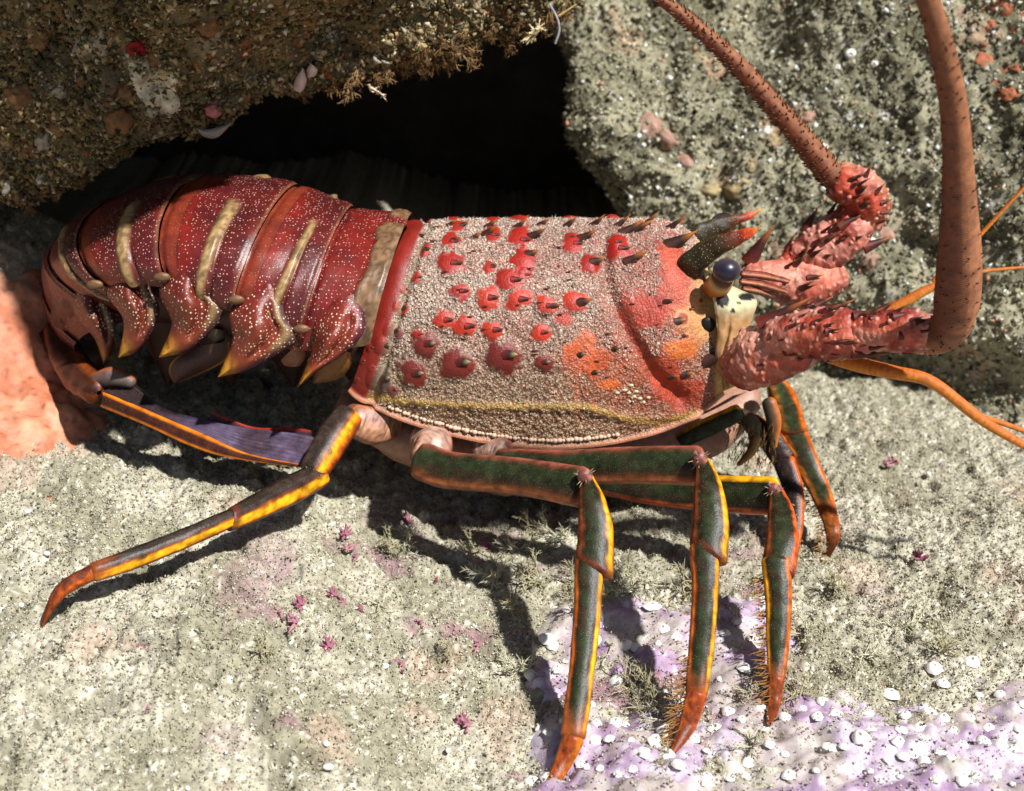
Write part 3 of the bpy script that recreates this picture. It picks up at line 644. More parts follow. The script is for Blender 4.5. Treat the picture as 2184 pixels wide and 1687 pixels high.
# ring curves: dorsal, quarter, side, hinge (zoom coordinates, depth y)
RG = [
    [(2170, 400, .08), (2130, 490, -.05), (2080, 650, -.135), (2010, 810, -.165), (1960, 960, -.16)],
    [(1800, 345, .11), (1775, 440, -.03), (1720, 590, -.13), (1655, 750, -.175), (1600, 890, -.165)],
    [(1490, 228, .18), (1465, 330, .03), (1400, 450, -.06), (1330, 580, -.115), (1255, 715, -.12)],
    [(985, 160, .29), (965, 270, .14), (930, 400, .04), (890, 500, -.01), (858, 600, -.03)],
    [(560, 258, .42), (510, 350, .28), (482, 440, .19), (478, 530, .13), (490, 640, .09)],
    [(345, 455, .52), (310, 500, .42), (320, 580, .33), (370, 670, .25), (480, 775, .19)],
    [(268, 680, .40), (245, 740, .33), (272, 830, .26), (330, 920, .20), (420, 1000, .14)],
    [(300, 1000, .38), (310, 1040, .32), (350, 1090, .27), (410, 1130, .22), (500, 1150, .17)]]
# every ring: mid-back point, hinge point on the near side, sideways axis; the section is symmetrical about the mid-back
nR = 50; DH = [((2140, 400, .08), (1985, 870, -.175), (-.08, -1)), ((1812, 348, .10), (1600, 890, -.185), (-.10, -1)), ((1490, 240, .13), (1255, 715, -.16), (-.13, -1)),
      ((968, 190, .18), (858, 600, -.105), (-.13, -1)), ((515, 310, .26), (490, 640, -.02), (-.16, -1)), ((338, 475, .33), (470, 775, .06), (-.3, -1))]
full = []; PHm = R(98); PHh = R(78); phn = np.linspace(-PHm, PHm, 2 * nR - 1)
for (da, db, dy), (ha, hb, hy), l_ in DH:
    D = np.array(tuple(P(*z1(da, db), y=dy))); H = np.array(tuple(P(*z1(ha, hb), y=hy))); L = np.array((*l_, 0.0)); L /= np.linalg.norm(L); T = np.array((L[1], -L[0], 0))
    v = H - D; w_ = v @ L / math.sin(PHh); h_ = -v[2] / (1 - math.cos(PHh)); a0_ = v @ T / (1 - math.cos(PHh)); q = np.abs(phn)
    sp_ = np.sign(phn) * np.sin(q) ** .92
    far_ = np.where(phn < 0, .92, 1.0)
    full.append(D + (w_ * sp_ * far_)[:, None] * L - (h_ * (1 - np.cos(q)))[:, None] * np.array((0, 0, 1)) + (a0_ * (1 - np.cos(q)))[:, None] * T)
for r_, fs in zip(RG[6:], (.4, .35)):
    k = crv([tuple(P(*z1(a, b), y=y)) for a, b, y in r_], nR); D = k[0]; L = k[-1] - D; L[2] = 0; L /= np.linalg.norm(L); v = k - D
    fh = D + (v - 2 * (v @ L)[:, None] * L) * fs; full.append(np.concatenate([fh[:0:-1], k]))
full = np.array(full)                        # rings x (2nR-1) x 3
mR = full.shape[1]; phi = np.abs(np.linspace(-1, 1, mR))
bandc, thin = C(172, 140, 94), C(170, 112, 76)
SEG = [(.0, .62, 0), (.42, .25, 1), (.42, .22, 1), (.40, .2, 1), (.36, .2, 1), (.4, .2, 0), (.4, .2, 0)]
abd_roots = []
for i in range(7):
    n_ = 46; tt = np.linspace(0, 1, n_)
    base = np.array([crv([full[max(i - 1, 0), j], full[i, j], full[i + 1, j], full[min(i + 2, 7), j]] if False else [full[i, j], full[i + 1, j]], n_) for j in range(mR)]).transpose(1, 0, 2)
    # smooth lengthwise using neighbours
    a0 = full[i - 1] if i > 0 else 2 * full[0] - full[1]; a3_ = full[i + 2] if i < 6 else 2 * full[7] - full[6]; f = tt[:, None, None]
    base = .5 * (2 * full[i] + (full[i + 1] - a0) * f + (2 * a0 - 5 * full[i] + 4 * full[i + 1] - a3_) * f * f + (3 * full[i] - a0 - 3 * full[i + 1] + a3_) * f ** 3)
    nA = gridN(base)
    if nA[20, mR // 2, 2] < 0 and i < 5: nA = -nA
    if i >= 5 and nA[20, mR // 2, 0] > 0: nA = -nA
    T_ = np.broadcast_to(tt[:, None], base.shape[:2]); PH = np.broadcast_to(phi[None], base.shape[:2])
    wn = fbm(base, 22, 3, 600 + i)
    fb, wb = SEG[i][0], .062
    if i == 0: bnd = sst(.37, .30, T_ + .10 * wn + .10 * sst(.4, 1, PH) * -2.2) * sst(.02, .06, PH)
    elif 1 <= i <= 4: bnd = np.exp(-((T_ - fb + .05 - .13 * PH ** 2 - .012 * wn) / wb) ** 4) * sst(.15, .22, PH + .03 * wn)
    else: bnd = T_ * 0
    lift = .010 * (1 - T_) ** .7 + .006 * sst(.0, .08, T_) - .006 * np.exp(-((T_ - .97) / .04) ** 2)
    lift = lift + .007 * bnd * (1 + .5 * fbm(base, 70, 2, 655)) - .008 * np.exp(-((T_ - fb + .085) / .02) ** 2) * (PH > .2) * (1 <= i <= 4)
    base = base + nA * (lift + .0025 * wn)[..., None]
    cr = C(146, 36, 26, .8); cd = C(96, 30, 28); co2 = C(140, 60, 36, .75)
    mixv = sst(0, .5, T_ - fb)[..., None] if 1 <= i <= 4 else (T_ * 0 + .5)[..., None]
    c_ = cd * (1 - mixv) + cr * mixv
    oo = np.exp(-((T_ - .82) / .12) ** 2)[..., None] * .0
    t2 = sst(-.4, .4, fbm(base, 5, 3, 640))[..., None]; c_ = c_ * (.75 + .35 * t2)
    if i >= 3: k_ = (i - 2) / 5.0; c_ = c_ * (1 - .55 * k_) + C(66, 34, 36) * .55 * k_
    # smooth orange-red hind strip with a thin pale line
    hs = (sst(.76, .80, T_) * (1 <= i <= 4))[..., None] * .75 ; c_ = c_ * (1 - hs) + co2 * hs
    tl = np.exp(-((T_ - .012) / .015) ** 2)[..., None] * .7 * (i > 0); c_ = c_ * (1 - tl) + thin * tl
    l2 = np.exp(-((T_ - .775) / .012) ** 2)[..., None] * .55 * (1 <= i <= 4); c_ = c_ * (1 - l2) + C(60, 22, 24) * l2
    eg = (np.exp(-((np.abs(T_ - fb + .0) - .075) / .018) ** 2) * (1 <= i <= 4) * sst(.2, .3, PH))[..., None] * .0; bb = bnd[..., None]; c_ = c_ * (1 - bb) + ((bandc if i else C(132, 100, 72)) * (.55 + .6 * sst(-.3, .3, fbm(base, 110, 3, 650))[..., None])) * bb
    q_ = sst(.05, .4, fbm(base, 14, 4, 660))[..., None] * .4 * (1 - bb); c_ = c_ * (1 - q_) + C(56, 20, 30) * q_
    dt = np.clip(.95 - bnd * 1.2, 0, 1) * np.where((T_ > .77) & (i >= 1) & (i <= 4), .12, 1.0)
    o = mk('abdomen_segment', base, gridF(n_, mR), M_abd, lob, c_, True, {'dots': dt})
    abd_roots.append(o)
# ---- pleura: side plates with a spike
PL = [
    (0, [(1700, 800, -.15), (1655, 920, -.20), (1640, 1060, -.22), (1568, 1240, -.24)], [(1900, 740, -.15), (1925, 930, -.22), (1820, 1060, -.24), (1670, 1160, -.25), (1570, 1242, -.24)]),
    (1, [(1320, 690, -.13), (1210, 850, -.18), (1225, 1000, -.21), (1148, 1186, -.22)], [(1470, 700, -.15), (1510, 880, -.20), (1565, 990, -.21), (1330, 1140, -.22), (1150, 1190, -.22)]),
    (2, [(900, 570, -.08), (840, 740, -.12), (905, 900, -.15), (838, 1082, -.17)], [(1060, 570, -.10), (1125, 750, -.145), (1185, 850, -.16), (1010, 1040, -.17), (840, 1086, -.17)]),
    (3, [(600, 570, .0), (560, 740, -.04), (650, 890, -.08), (624, 1085, -.10)], [(740, 560, -.02), (795, 720, -.06), (840, 850, -.09), (740, 1040, -.11), (626, 1088, -.10)]),
    (4, [(375, 650, .12), (395, 850, .07), (500, 990, .04), (545, 1120, .03)], [(500, 680, .06), (580, 830, .02), (612, 940, .01), (590, 1060, .01), (548, 1124, .03)])]
for i, A, B in PL:
    mb = MB()
    def pcol(u, t, G_, i=i):
        c = C(118, 36, 32) * (1 - t[..., None]) + C(150, 70, 40) * t[..., None]
        w_ = (sst(.72, .82, u) * sst(.05, .2, t) * sst(.62, .5, t))[..., None] * (.9 if i else .0) * 1.0; c = c * (1 - w_) + bandc * w_
        w2 = (sst(.84, .92, u))[..., None] * .8; c = c * (1 - w2) + C(66, 30, 54) * w2
        yt = sst(.76, .93, t + .12 * (1 - u) - .05)[..., None]; yc = C(228, 158, 50)
        c = c * (1 - yt) + yc * yt
        hl = sst(.1, .35, fbm(G_, 90, 2, 77))[..., None] * yt * .75; c = c * (1 - hl) + C(70, 26, 20) * hl
        return c * (1 - .12 * i)
    strip(mb, [P(*z1(a, b), y=y) for a, b, y in A], [P(*z1(a, b), y=y) for a, b, y in B], .03, 40, 22, .03, pcol, None, lambda u, t, G_: .030 * np.exp(-((u - .38) / .22) ** 2 - ((t - .42) / .2) ** 2) - .020 * np.exp(-((u - .70 + .1 * t) / .07) ** 2) * sst(.1, .25, t) * sst(.75, .6, t) + .004 * fbm(G_, 30, 3, 880))
    V = np.concatenate(mb.V); n_ = 40
    o = mk('side_plate', V, mb.F4[0], M_plate, abd_roots[i], np.concatenate(mb.C), True, {'dots': np.tile(sst(.75, .55, np.linspace(0, 1, n_))[:, None] * 1.0, (1, 44)).ravel()})
mb = MB(); pp = [P(*z1(a, b), y=y) for a, b, y in [(1980, 900, .06), (1800, 850, .08), (1500, 760, .10), (1100, 650, .15), (700, 640, .23), (480, 780, .30), (410, 950, .30), (440, 1080, .26)]]
sweep(mb, pp, [.17, .19, .20, .20, .19, .15, .11, .08], .62, C(70, 40, 34), 50, 22, 1, (1, 1), 0, .012, 5, up=(0, 0, 1)); mb.obj('abdomen_underside', M_peach, lob)
# hinge knobs between the segments
for i, (x, y, yy_) in enumerate([(1590, 925, -.215), (1245, 770, -.19), (855, 650, -.135), (500, 690, -.045)]):
    for dx, dy, rr, cc in ((0, 10, 13, C(112, 80, 52)),):
        mb = MB(); q = P(*z1(x + dx, y + dy), y=yy_); s_ = px(q) * rr; ball(mb, q, (s_ * 1.4, s_ * .6, s_ * .8), lambda S_, cc=cc: cc * (.75 + .4 * sst(-.3, .3, fbm(S_ + dx, 60, 2, 9)))[..., None], 12, 16); mb.obj('hinge', M_peach, abd_roots[i])
# swimming paddles under the tail
def paddle(A, B, c0, c1, nm='swimmeret'):
    mb = MB()
    strip(mb, [P(*z1(a, b), y=y) for a, b, y in A], [P(*z1(a, b), y=y) for a, b, y in B], .03, 24, 14, .02, lambda u, t, G_: c0 + (c1 - c0) * (sst(.86, .96, np.abs(u - .5) * 2))[..., None])
    mb.obj(nm, M_peach, lob)
paddle([(1010, 1030, -.05), (920, 1090, -.06), (890, 1150, -.06), (915, 1222, -.05)], [(1210, 1000, -.07), (1200, 1090, -.07), (1080, 1160, -.06), (920, 1225, -.05)], C(78, 50, 46), C(216, 150, 70))
paddle([(1790, 1040, -.17), (1700, 1110, -.16), (1660, 1180, -.15), (1650, 1215, -.14)], [(1850, 1060, -.17), (1850, 1130, -.16), (1780, 1200, -.15), (1655, 1222, -.14)], C(150, 104, 56), C(186, 130, 70))
paddle([(1080, 930, -.05), (1100, 980, -.05), (1110, 1020, -.05)], [(1190, 940, -.06), (1190, 980, -.06), (1160, 1020, -.05)], C(96, 84, 70), C(130, 110, 90))
paddle([(1480, 1100, -.11), (1500, 1125, -.11), (1540, 1135, -.11)], [(1600, 980, -.14), (1610, 1080, -.13), (1580, 1130, -.12)], C(160, 108, 84), C(176, 120, 90))
for i_, (xa, xb) in enumerate([(-.34, -.52), (-.52, -.70), (-.70, -.88), (-.88, -1.02)]):
    yf = .34 + YO + .03 * i_; zt = .62 - .02 * i_; mb = MB()
    strip(mb, [(xa, yf - .02, zt), (xa - .02, yf + .05, .45), (xa - .07, yf + .03, .30)], [(xb, yf - .02, zt), (xb - .03, yf + .06, .46), (xa - .09, yf + .03, .29)], .02, 20, 12, .02, lambda u, t, G_: C(104, 40, 36) * (1 - t[..., None]) + C(90, 56, 40) * t[..., None], (0, 1, .1)); mb.obj('side_plate', M_abd, lob)
    mb = MB(); strip(mb, [(xa - .02, .22 + YO, .58), (xa - .03, .25 + YO, .40), (xa - .10, .26 + YO, .24)], [(xb + .02, .22 + YO, .58), (xb - .02, .26 + YO, .40), (xa - .12, .26 + YO, .23)], .02, 20, 12, .02, lambda u, t, G_: C(80, 52, 46) + (C(150, 96, 56) - C(80, 52, 46)) * (sst(.86, .96, np.abs(u - .5) * 2))[..., None], (0, -1, .1)); mb.obj('swimmeret', M_peach, lob)
# ---- tail fan
YB = YO; YO = -.02
mb = MB()
def stem(c, s, t): return prof([(-1, C(60, 30, 20)), (-.6, C(150, 72, 28)), (-.2, C(70, 36, 24)), (.5, C(56, 30, 24)), (1, C(124, 56, 26))])(c)
pts = [P(*z1(a, b), y=y) for a, b, y in [(300, 930, .45), (345, 1060, .37), (410, 1170, .26), (505, 1255, .13)]]; s_ = px(pts[0])
sweep(mb, pts, [28 * s_, 34 * s_, 36 * s_, 30 * s_], .7, stem, 26, 18, .85, (1, 1), .1, .006); fan = mb.obj('tail_base', M_leg, lob)
mb = MB(); q = P(*z1(585, 1185), y=.12)
sweep(mb, [P(*z1(520, 1200), y=.14), P(*z1(600, 1185), y=.12), P(*z1(690, 1215), y=.12)], [16 * s_, 19 * s_, 12 * s_], .8, lambda c, s, t: prof([(-1, C(176, 90, 40)), (-.4, C(108, 88, 84)), (.5, C(84, 70, 68)), (1, C(60, 48, 42))])(c), 16, 16, .9); mb.obj('fan_joint', M_peach, lob)
edge = C(220, 120, 24); ridge_ = [(545, 1262, .10), (800, 1372, .04), (1100, 1500, -.03), (1300, 1588, -.06), (1545, 1640, -.08), (1690, 1655, -.08)]
lower = [(530, 1345, .09), (760, 1440, .02), (1000, 1550, -.04), (1200, 1612, -.07), (1560, 1662, -.09), (1700, 1672, -.09)]
upper = [(690, 1200, .13), (830, 1330, .08), (1010, 1395, .05), (1300, 1455, .03), (1590, 1490, .02), (1760, 1540, .0)]
VZ = lambda L_: [P(*z1(a, b), y=y) for a, b, y in L_]
mb = MB(); strip(mb, VZ(ridge_), VZ(lower), .006, 60, 14, .015, lambda u, t, G_: C(70, 36, 26) + (edge * 1.05 - C(70, 36, 26)) * np.clip(sst(.30, .12, u) + sst(.8, .92, u), 0, 1)[..., None] ); mb.obj('tail_fan_blade', M_leg, lob)
mb = MB(); strip(mb, VZ(upper), VZ(ridge_), -.012, 120, 60, .012, lambda u, t, G_: (C(92, 78, 100) * (1 - sst(-.2, .4, fbm(G_, 12, 4, 91))[..., None]) + C(70, 54, 66) * sst(-.2, .4, fbm(G_, 12, 4, 91))[..., None]) * (1 - sst(.5, .1, t)[..., None]) + C(56, 42, 42) * sst(.5, .1, t)[..., None], None, lambda u, t, G_: .0014 * np.sin(u * 46 + 5 * t + 3 * fbm(G_, 6, 2, 93)) + .007 * fbm(G_, 12, 3, 92)); mb.obj('tail_fan_blade', M_leg, lob)
mb = MB(); strip(mb, VZ([(1120, 1370, .07), (1330, 1450, .07), (1540, 1455, .07), (1640, 1470, .07)]), VZ([(1080, 1420, .06), (1330, 1500, .06), (1540, 1520, .06), (1650, 1520, .06)]), .0, 40, 14, .01, lambda u, t, G_: C(58, 40, 50) + (C(160, 44, 24) - C(58, 40, 50)) * sst(.3, .12, u)[..., None]); mb.obj('tail_fan_blade', M_leg, lob)

YO = YB
# ---------------------------------------------------------------- underside of the thorax and leg sockets
mb = MB()
for A in [[(770, 890, -.10), (900, 935, -.12), (1100, 985, -.12), (1300, 975, -.10), (1480, 930, -.04), (1570, 870, .0)]]:
    pp = [P(a, b - 30, y=y + .12) for a, b, y in A]; sweep(mb, pp, [.12, .17, .19, .18, .15, .10], .55, C(176, 130, 108), 40, 22, 1.0, (1, 1), 0, .01, up=(0, 0, 1))
mb.obj('thorax_underside', M_peach, lob)
GRN, GRN2, DKB, ORG, YLO, RBR = C(48, 56, 32), C(34, 34, 22), C(38, 28, 26), C(214, 104, 24), C(250, 176, 26), C(160, 72, 30)
def leg(label, segs, bristles=()):
    r_ = bpy.data.objects.new('walking_leg', None); sc.collection.objects.link(r_); r_.parent = lob
    if label: r_['label'] = label
    for nm, pts, wd, stops, thk in segs:
        pp = [G(a, b, .002 + .05 * max(0, min(.8, float(crust_mask(np.array([G(a, b).x]), np.array([G(a, b).y]))[0])))) if z == 'foot' else P(a, b, y=legy(y)) for a, b, y, z in pts]; s_ = px(pp[0])
        mb = MB(); f_ = prof(stops)
        tipk = nm == 'leg_tip'
        def cf(c, s, t):
            k = f_(np.clip(c + .15 * fbm(np.stack([t * 9, s * 1.5, c * 1.5], -1), 1.0, 3, len(pts) + int(pts[0][0])), -1, 1))
            k = k * (1 + .55 * fbm(np.stack([t * 14, c * 2, s * 2], -1), 1.5, 3, 411))[..., None] * (1 - .35 * (sst(.45, .6, np.abs(c)) * sst(.1, .5, vn(np.stack([t * 26, c, s], -1), 5)))[..., None])
            e = (sst(-.05, .4, fbm(np.stack([t * 6, s * .8, c * 1.2], -1), 2.2, 4, 301 + len(pts))) * sst(.75, .4, np.abs(c)) * .65)[..., None]; k = k * (1 - e) + C(58, 36, 26) * e
            if nm == 'shin_segment': e = sst(.80, 1.0, t + .06 * vn(np.stack([c * 3, s * 3, t * 0], -1)))[..., None] * .85; k = k * (1 - e) + C(150, 74, 30) * e
            if nm == 'knee_segment': e = sst(.92, .97, t)[..., None] * .8; k = k * (1 - e) + C(96, 40, 26) * e
            if tipk: e = sst(.0, .9, t)[..., None] * .5; k = k * (1 - e) + C(96, 44, 24) * e; e = sst(.0, .4, fbm(np.stack([t * 5, s, c * 3], -1), 1.6, 3, 77))[..., None] * .6; k = k * (1 - e) + C(80, 36, 22) * e
            return k
        c3, T, E, N, ww = sweep(mb, pp, [w_ * s_ for w_ in wd], min(.95, thk * 1.2), cf, 40, 34, .9, (.6, .5), .22, .0015, slant=.42 if nm == 'knee_segment' else 0)
        mb.obj(nm, M_peach if nm == 'leg_socket' else M_leg, r_)
    for pts, ys, L, side, n_ in bristles:
        mb = MB(); cv = crv([tuple(P(a, b, y=legy(y))) for (a, b), y in zip(pts, ys)], n_)
        for q in cv:
            s_ = px(q)
            for _ in range(3):
                d = np.array((side * random.uniform(.6, 1.0), random.uniform(-.5, .3), random.uniform(-.55, .15)))
                spike(mb, q + rng.normal(0, .006, 3), d, L * s_ * random.uniform(.6, 1.3), 1.7 * s_, C(160, 90, 36), C(224, 180, 104), n=3, k=3)
        mb.obj('bristle_fringe', M_flag, r_)
def knee(vx, vy, y, r_):
    mb = MB(); q = P(vx, vy, y=legy(y)); s_ = px(q) * r_
    ball(mb, q, (s_, s_ * .9, s_ * 1.1), lambda S_: C(120, 66, 60) * (1 - sst(-.2, .3, fbm(S_, 45, 2, 5))[..., None]) + C(196, 130, 110) * sst(-.2, .3, fbm(S_, 45, 2, 5))[..., None], 14, 18)
    for _ in range(14):
        d = rng.normal(0, 1, 3); d[1] = -abs(d[1]); spike(mb, np.array(q) + d / np.linalg.norm(d) * s_ * .8, d, s_ * .9, s_ * .10, C(150, 100, 70), C(220, 190, 150), n=3, k=4)
    mb.obj('knee_joint', M_peach, lob)
for a_k in [(1247, 1016, -.425, 17), (1492, 980, -.405, 17), (1650, 1045, -.355, 15), (668, 1012, -.29, 18)]: knee(*a_k)
def gz(vx, vy): return G(vx, vy, .0).y
fst = lambda a, b, lo, hi, gr=GRN: [(-1, RBR), (-.92, hi), (-.74, hi), (-.62, C(100, 50, 24)), (-.5, GRN2), (-.1, gr), (.3, gr), (.52, GRN2), (.66, C(96, 50, 26)), (.78, lo), (.92, lo), (1, RBR)]
shin = fst(0, 0, ORG, YLO); merus_st = [(-1, C(170, 90, 70)), (-.8, C(110, 62, 44)), (-.6, GRN), (.0, GRN), (.35, C(70, 56, 38)), (.6, C(150, 84, 46)), (.85, C(186, 110, 66)), (1, C(120, 60, 40))]
sock = [(-1, C(150, 92, 74)), (0, C(222, 182, 160)), (1, C(196, 140, 112))]
L1y = gz(1140, 1725)
leg('third walking leg from the front, tip at the bottom edge of the picture', [
    ('leg_socket', [(905, 935, -.16, None), (925, 950, -.20, None), (905, 985, -.235, None)], [34, 40, 34], sock, .8),
    ('upper_segment', [(905, 985, -.24, None), (960, 1003, -.27, None), (1100, 1015, -.33, None), (1236, 1038, -.40, None)], [42, 40, 38, 41], merus_st, .72),
    ('knee_segment', [(1252, 1022, -.42, None), (1263, 1075, -.46, None), (1270, 1140, -.51, None), (1266, 1212, -.565, None)], [15, 30, 38, 41], fst(0, 0, C(120, 60, 30), YLO), .62),
    ('shin_segment', [(1256, 1200, -.56, None), (1252, 1300, -.64, None), (1240, 1430, -.74, None), (1222, 1568, -.85, None)], [31, 29, 27, 26], shin, .62),
    ('leg_tip', [(1222, 1575, -.855, None), (1193, 1640, -.90, None), (1132, 1735, None, 'foot')], [24, 18, 4], [(-1, ORG), (-.7, C(220, 120, 30)), (0, C(160, 66, 26)), (.7, C(190, 90, 30)), (1, RBR)], .7)])
L2y = gz(1428, 1612)
leg('second walking leg, straight green shin with a yellow edge', [
    ('leg_socket', [(1030, 952, -.17, None), (1075, 965, -.2, None)], [30, 32], sock, .8),
    ('upper_segment', [(1070, 985, -.23, None), (1200, 996, -.28, None), (1350, 992, -.33, None), (1486, 993, -.375, None)], [30, 36, 38, 40], merus_st, .7),
    ('knee_segment', [(1500, 985, -.40, None), (1510, 1040, -.445, None), (1515, 1110, -.5, None), (1510, 1180, -.555, None)], [15, 30, 38, 40], fst(0, 0, C(120, 60, 30), YLO), .62),
    ('shin_segment', [(1502, 1168, -.55, None), (1503, 1260, -.62, None), (1496, 1370, -.695, None), (1485, 1476, -.77, None)], [32, 28, 27, 24], shin, .62),
    ('leg_tip', [(1485, 1480, -.775, None), (1464, 1550, -.82, None), (1428, 1614, None, 'foot')], [23, 18, 4], [(-1, C(190, 84, 28)), (0, C(150, 62, 24)), (1, C(200, 100, 40))], .7)],
    [([(1470, 1400), (1462, 1480), (1440, 1550), (1424, 1606)], [-.72, -.77, -.83, -.86], 30, -1, 40), ([(1471, 1260), (1470, 1330), (1468, 1400)], [-.62, -.67, -.72], 9, -1, 10)])
L3y = gz(1638, 1545)
leg('first walking leg, hindmost of the three in front of the head', [
    ('upper_segment', [(1230, 1010, -.16, None), (1380, 1040, -.23, None), (1520, 1052, -.28, None), (1645, 1058, -.33, None)], [30, 34, 37, 39], [(-1, YLO), (-.85, YLO), (-.7, GRN2), (0, GRN), (.6, GRN2), (.8, C(190, 84, 40)), (1, RBR)], .7),
    ('knee_segment', [(1656, 1046, -.35, None), (1665, 1090, -.385, None), (1668, 1150, -.435, None), (1660, 1210, -.48, None)], [14, 27, 34, 35], fst(0, 0, C(150, 76, 30), C(224, 96, 34)), .62),
    ('shin_segment', [(1655, 1198, -.475, None), (1660, 1280, -.54, None), (1658, 1370, -.61, None), (1655, 1446, -.67, None)], [32, 28, 24, 18], fst(0, 0, YLO, ORG), .62),
    ('leg_tip', [(1655, 1446, -.67, None), (1650, 1500, -.71, None), (1638, 1547, None, 'foot')], [17, 14, 5], [(-1, C(190, 84, 28)), (0, C(130, 56, 24)), (1, C(190, 100, 40))], .7)],
    [([(1628, 1220), (1630, 1330), (1636, 1440), (1638, 1500), (1630, 1545)], [-.48, -.58, -.67, -.71, -.73], 28, -1, 46), ([(1690, 1060), (1698, 1130), (1692, 1200)], [-.36, -.42, -.48], 8, 1, 10)])
L4y = gz(1766, 1185)
leg('slender front leg reaching forward under the antenna base', [
    ('upper_segment', [(1440, 946, -.06, None), (1500, 915, -.10, None), (1575, 880, -.12, None)], [16, 20, 18], [(-1, YLO), (-.7, YLO), (-.5, GRN), (.5, C(60, 78, 64)), (1, GRN2)], .7),
    ('knee_segment', [(1650, 812, -.02, None), (1668, 850, -.02, None), (1688, 915, -.03, None)], [18, 30, 32], [(-1, ORG), (-.8, ORG), (-.6, GRN), (.1, C(60, 78, 48)), (.4, C(210, 140, 50)), (.8, C(60, 50, 34)), (1, C(130, 80, 50))], .6),
    ('shin_segment', [(1690, 920, -.03, None), (1716, 980, -.07, None), (1745, 1040, -.12, None), (1766, 1092, -.17, None)], [30, 27, 23, 19], [(-1, ORG), (-.8, ORG), (-.6, GRN), (.3, GRN), (.55, C(190, 110, 40)), (1, C(120, 70, 30))], .6),
    ('leg_tip', [(1766, 1092, -.17, None), (1776, 1140, -.22, None), (1766, 1186, None, 'foot')], [18, 15, 5], [(-1, C(190, 90, 30)), (0, C(170, 96, 40)), (1, C(150, 80, 40))], .7)],
    [([(1690, 960), (1712, 1030), (1745, 1100), (1756, 1160), (1760, 1190)], [-.05, -.09, -.17, -.24, -.27], 18, -1, 34)])
leg('dark leg folded behind the front legs', [
    ('upper_segment', [(1600, 900, -.02, None), (1640, 935, -.05, None), (1672, 980, -.08, None)], [22, 26, 27], [(-1, ORG), (-.8, C(60, 36, 24)), (0, DKB), (1, DKB)], .7),
    ('shin_segment', [(1672, 985, -.1, None), (1690, 1040, -.14, None), (1694, 1110, -.19, None), (1685, 1180, -.24, None), (1660, 1290, -.33, None)], [24, 22, 19, 15, 8], [(-1, ORG), (-.75, C(190, 80, 30)), (-.5, DKB), (1, DKB)], .6)])
RLy = gz(90, 1333)
rear = [(-1, C(50, 30, 24)), (-.93, C(90, 40, 22)), (-.82, ORG), (-.7, YLO), (-.28, YLO), (-.14, C(150, 74, 24)), (.0, C(48, 34, 26)), (.8, C(52, 42, 32)), (1, C(36, 28, 24))]
leg('rear walking leg stretched out backward with a yellow stripe', [
    ('leg_socket', [(820, 900, -.12, None), (790, 905, -.16, None), (752, 895, -.18, None)], [42, 42, 34], [(-1, C(150, 92, 74)), (-.2, C(216, 160, 120)), (.4, C(206, 160, 150)), (1, C(180, 110, 70))], .8),
    ('upper_segment', [(742, 890, -.19, None), (716, 925, -.22, None), (690, 970, -.255, None), (668, 1005, -.28, None)], [32, 36, 34, 30], [(-1, C(120, 50, 30)), (-.86, C(150, 62, 28)), (-.66, ORG), (-.5, YLO), (-.24, YLO), (-.1, C(150, 74, 24)), (.05, C(50, 36, 28)), (.7, C(56, 46, 40)), (1, C(90, 64, 50))], .75),
    ('knee_segment', [(682, 1012, -.28, None), (625, 1042, -.32, None), (560, 1075, -.37, None), (492, 1107, -.42, None)], [27, 31, 28, 23], rear, .75),
    ('shin_segment', [(494, 1104, -.42, None), (400, 1145, -.48, None), (300, 1185, -.54, None), (200, 1220, -.60, None)], [20, 21, 22, 20], rear, .75),
    ('leg_tip', [(198, 1220, -.60, None), (140, 1252, -.63, None), (110, 1290, -.655, None), (90, 1334, None, 'foot')], [18, 16, 11, 3], [(-1, C(120, 50, 24)), (-.3, C(216, 100, 26)), (.3, C(150, 64, 26)), (1, C(70, 34, 24))], .75)])
# legs of the far side, mostly hidden behind the body
for hx, kx, fx, fy in [(.12, .2, .2, 1.06), (-.12, -.22, -.35, 1.04)]:
    r_ = bpy.data.objects.new('walking_leg', None); sc.collection.objects.link(r_); r_.parent = lob
    zf = GZ(fx, fy)
    for nm, pp, wd in [('upper_segment', [(hx, .3 + YO, .34), ((hx + kx) / 2, .42 + YO, .40), (kx, .58 + YO, .42)], [.035, .04, .04]), ('knee_segment', [(kx, .59 + YO, .42), (kx, .68 + YO, .34)], [.03, .038]), ('shin_segment', [(kx, .68 + YO, .34), ((kx + fx) / 2, .8 + YO, .2), (fx, fy, zf)], [.033, .03, .006])]:
        mb = MB(); sweep(mb, pp, wd, .65, lambda c, s, t: prof(shin)(c), 20, 18, .8, (.6, .5)); mb.obj(nm, M_leg, r_)
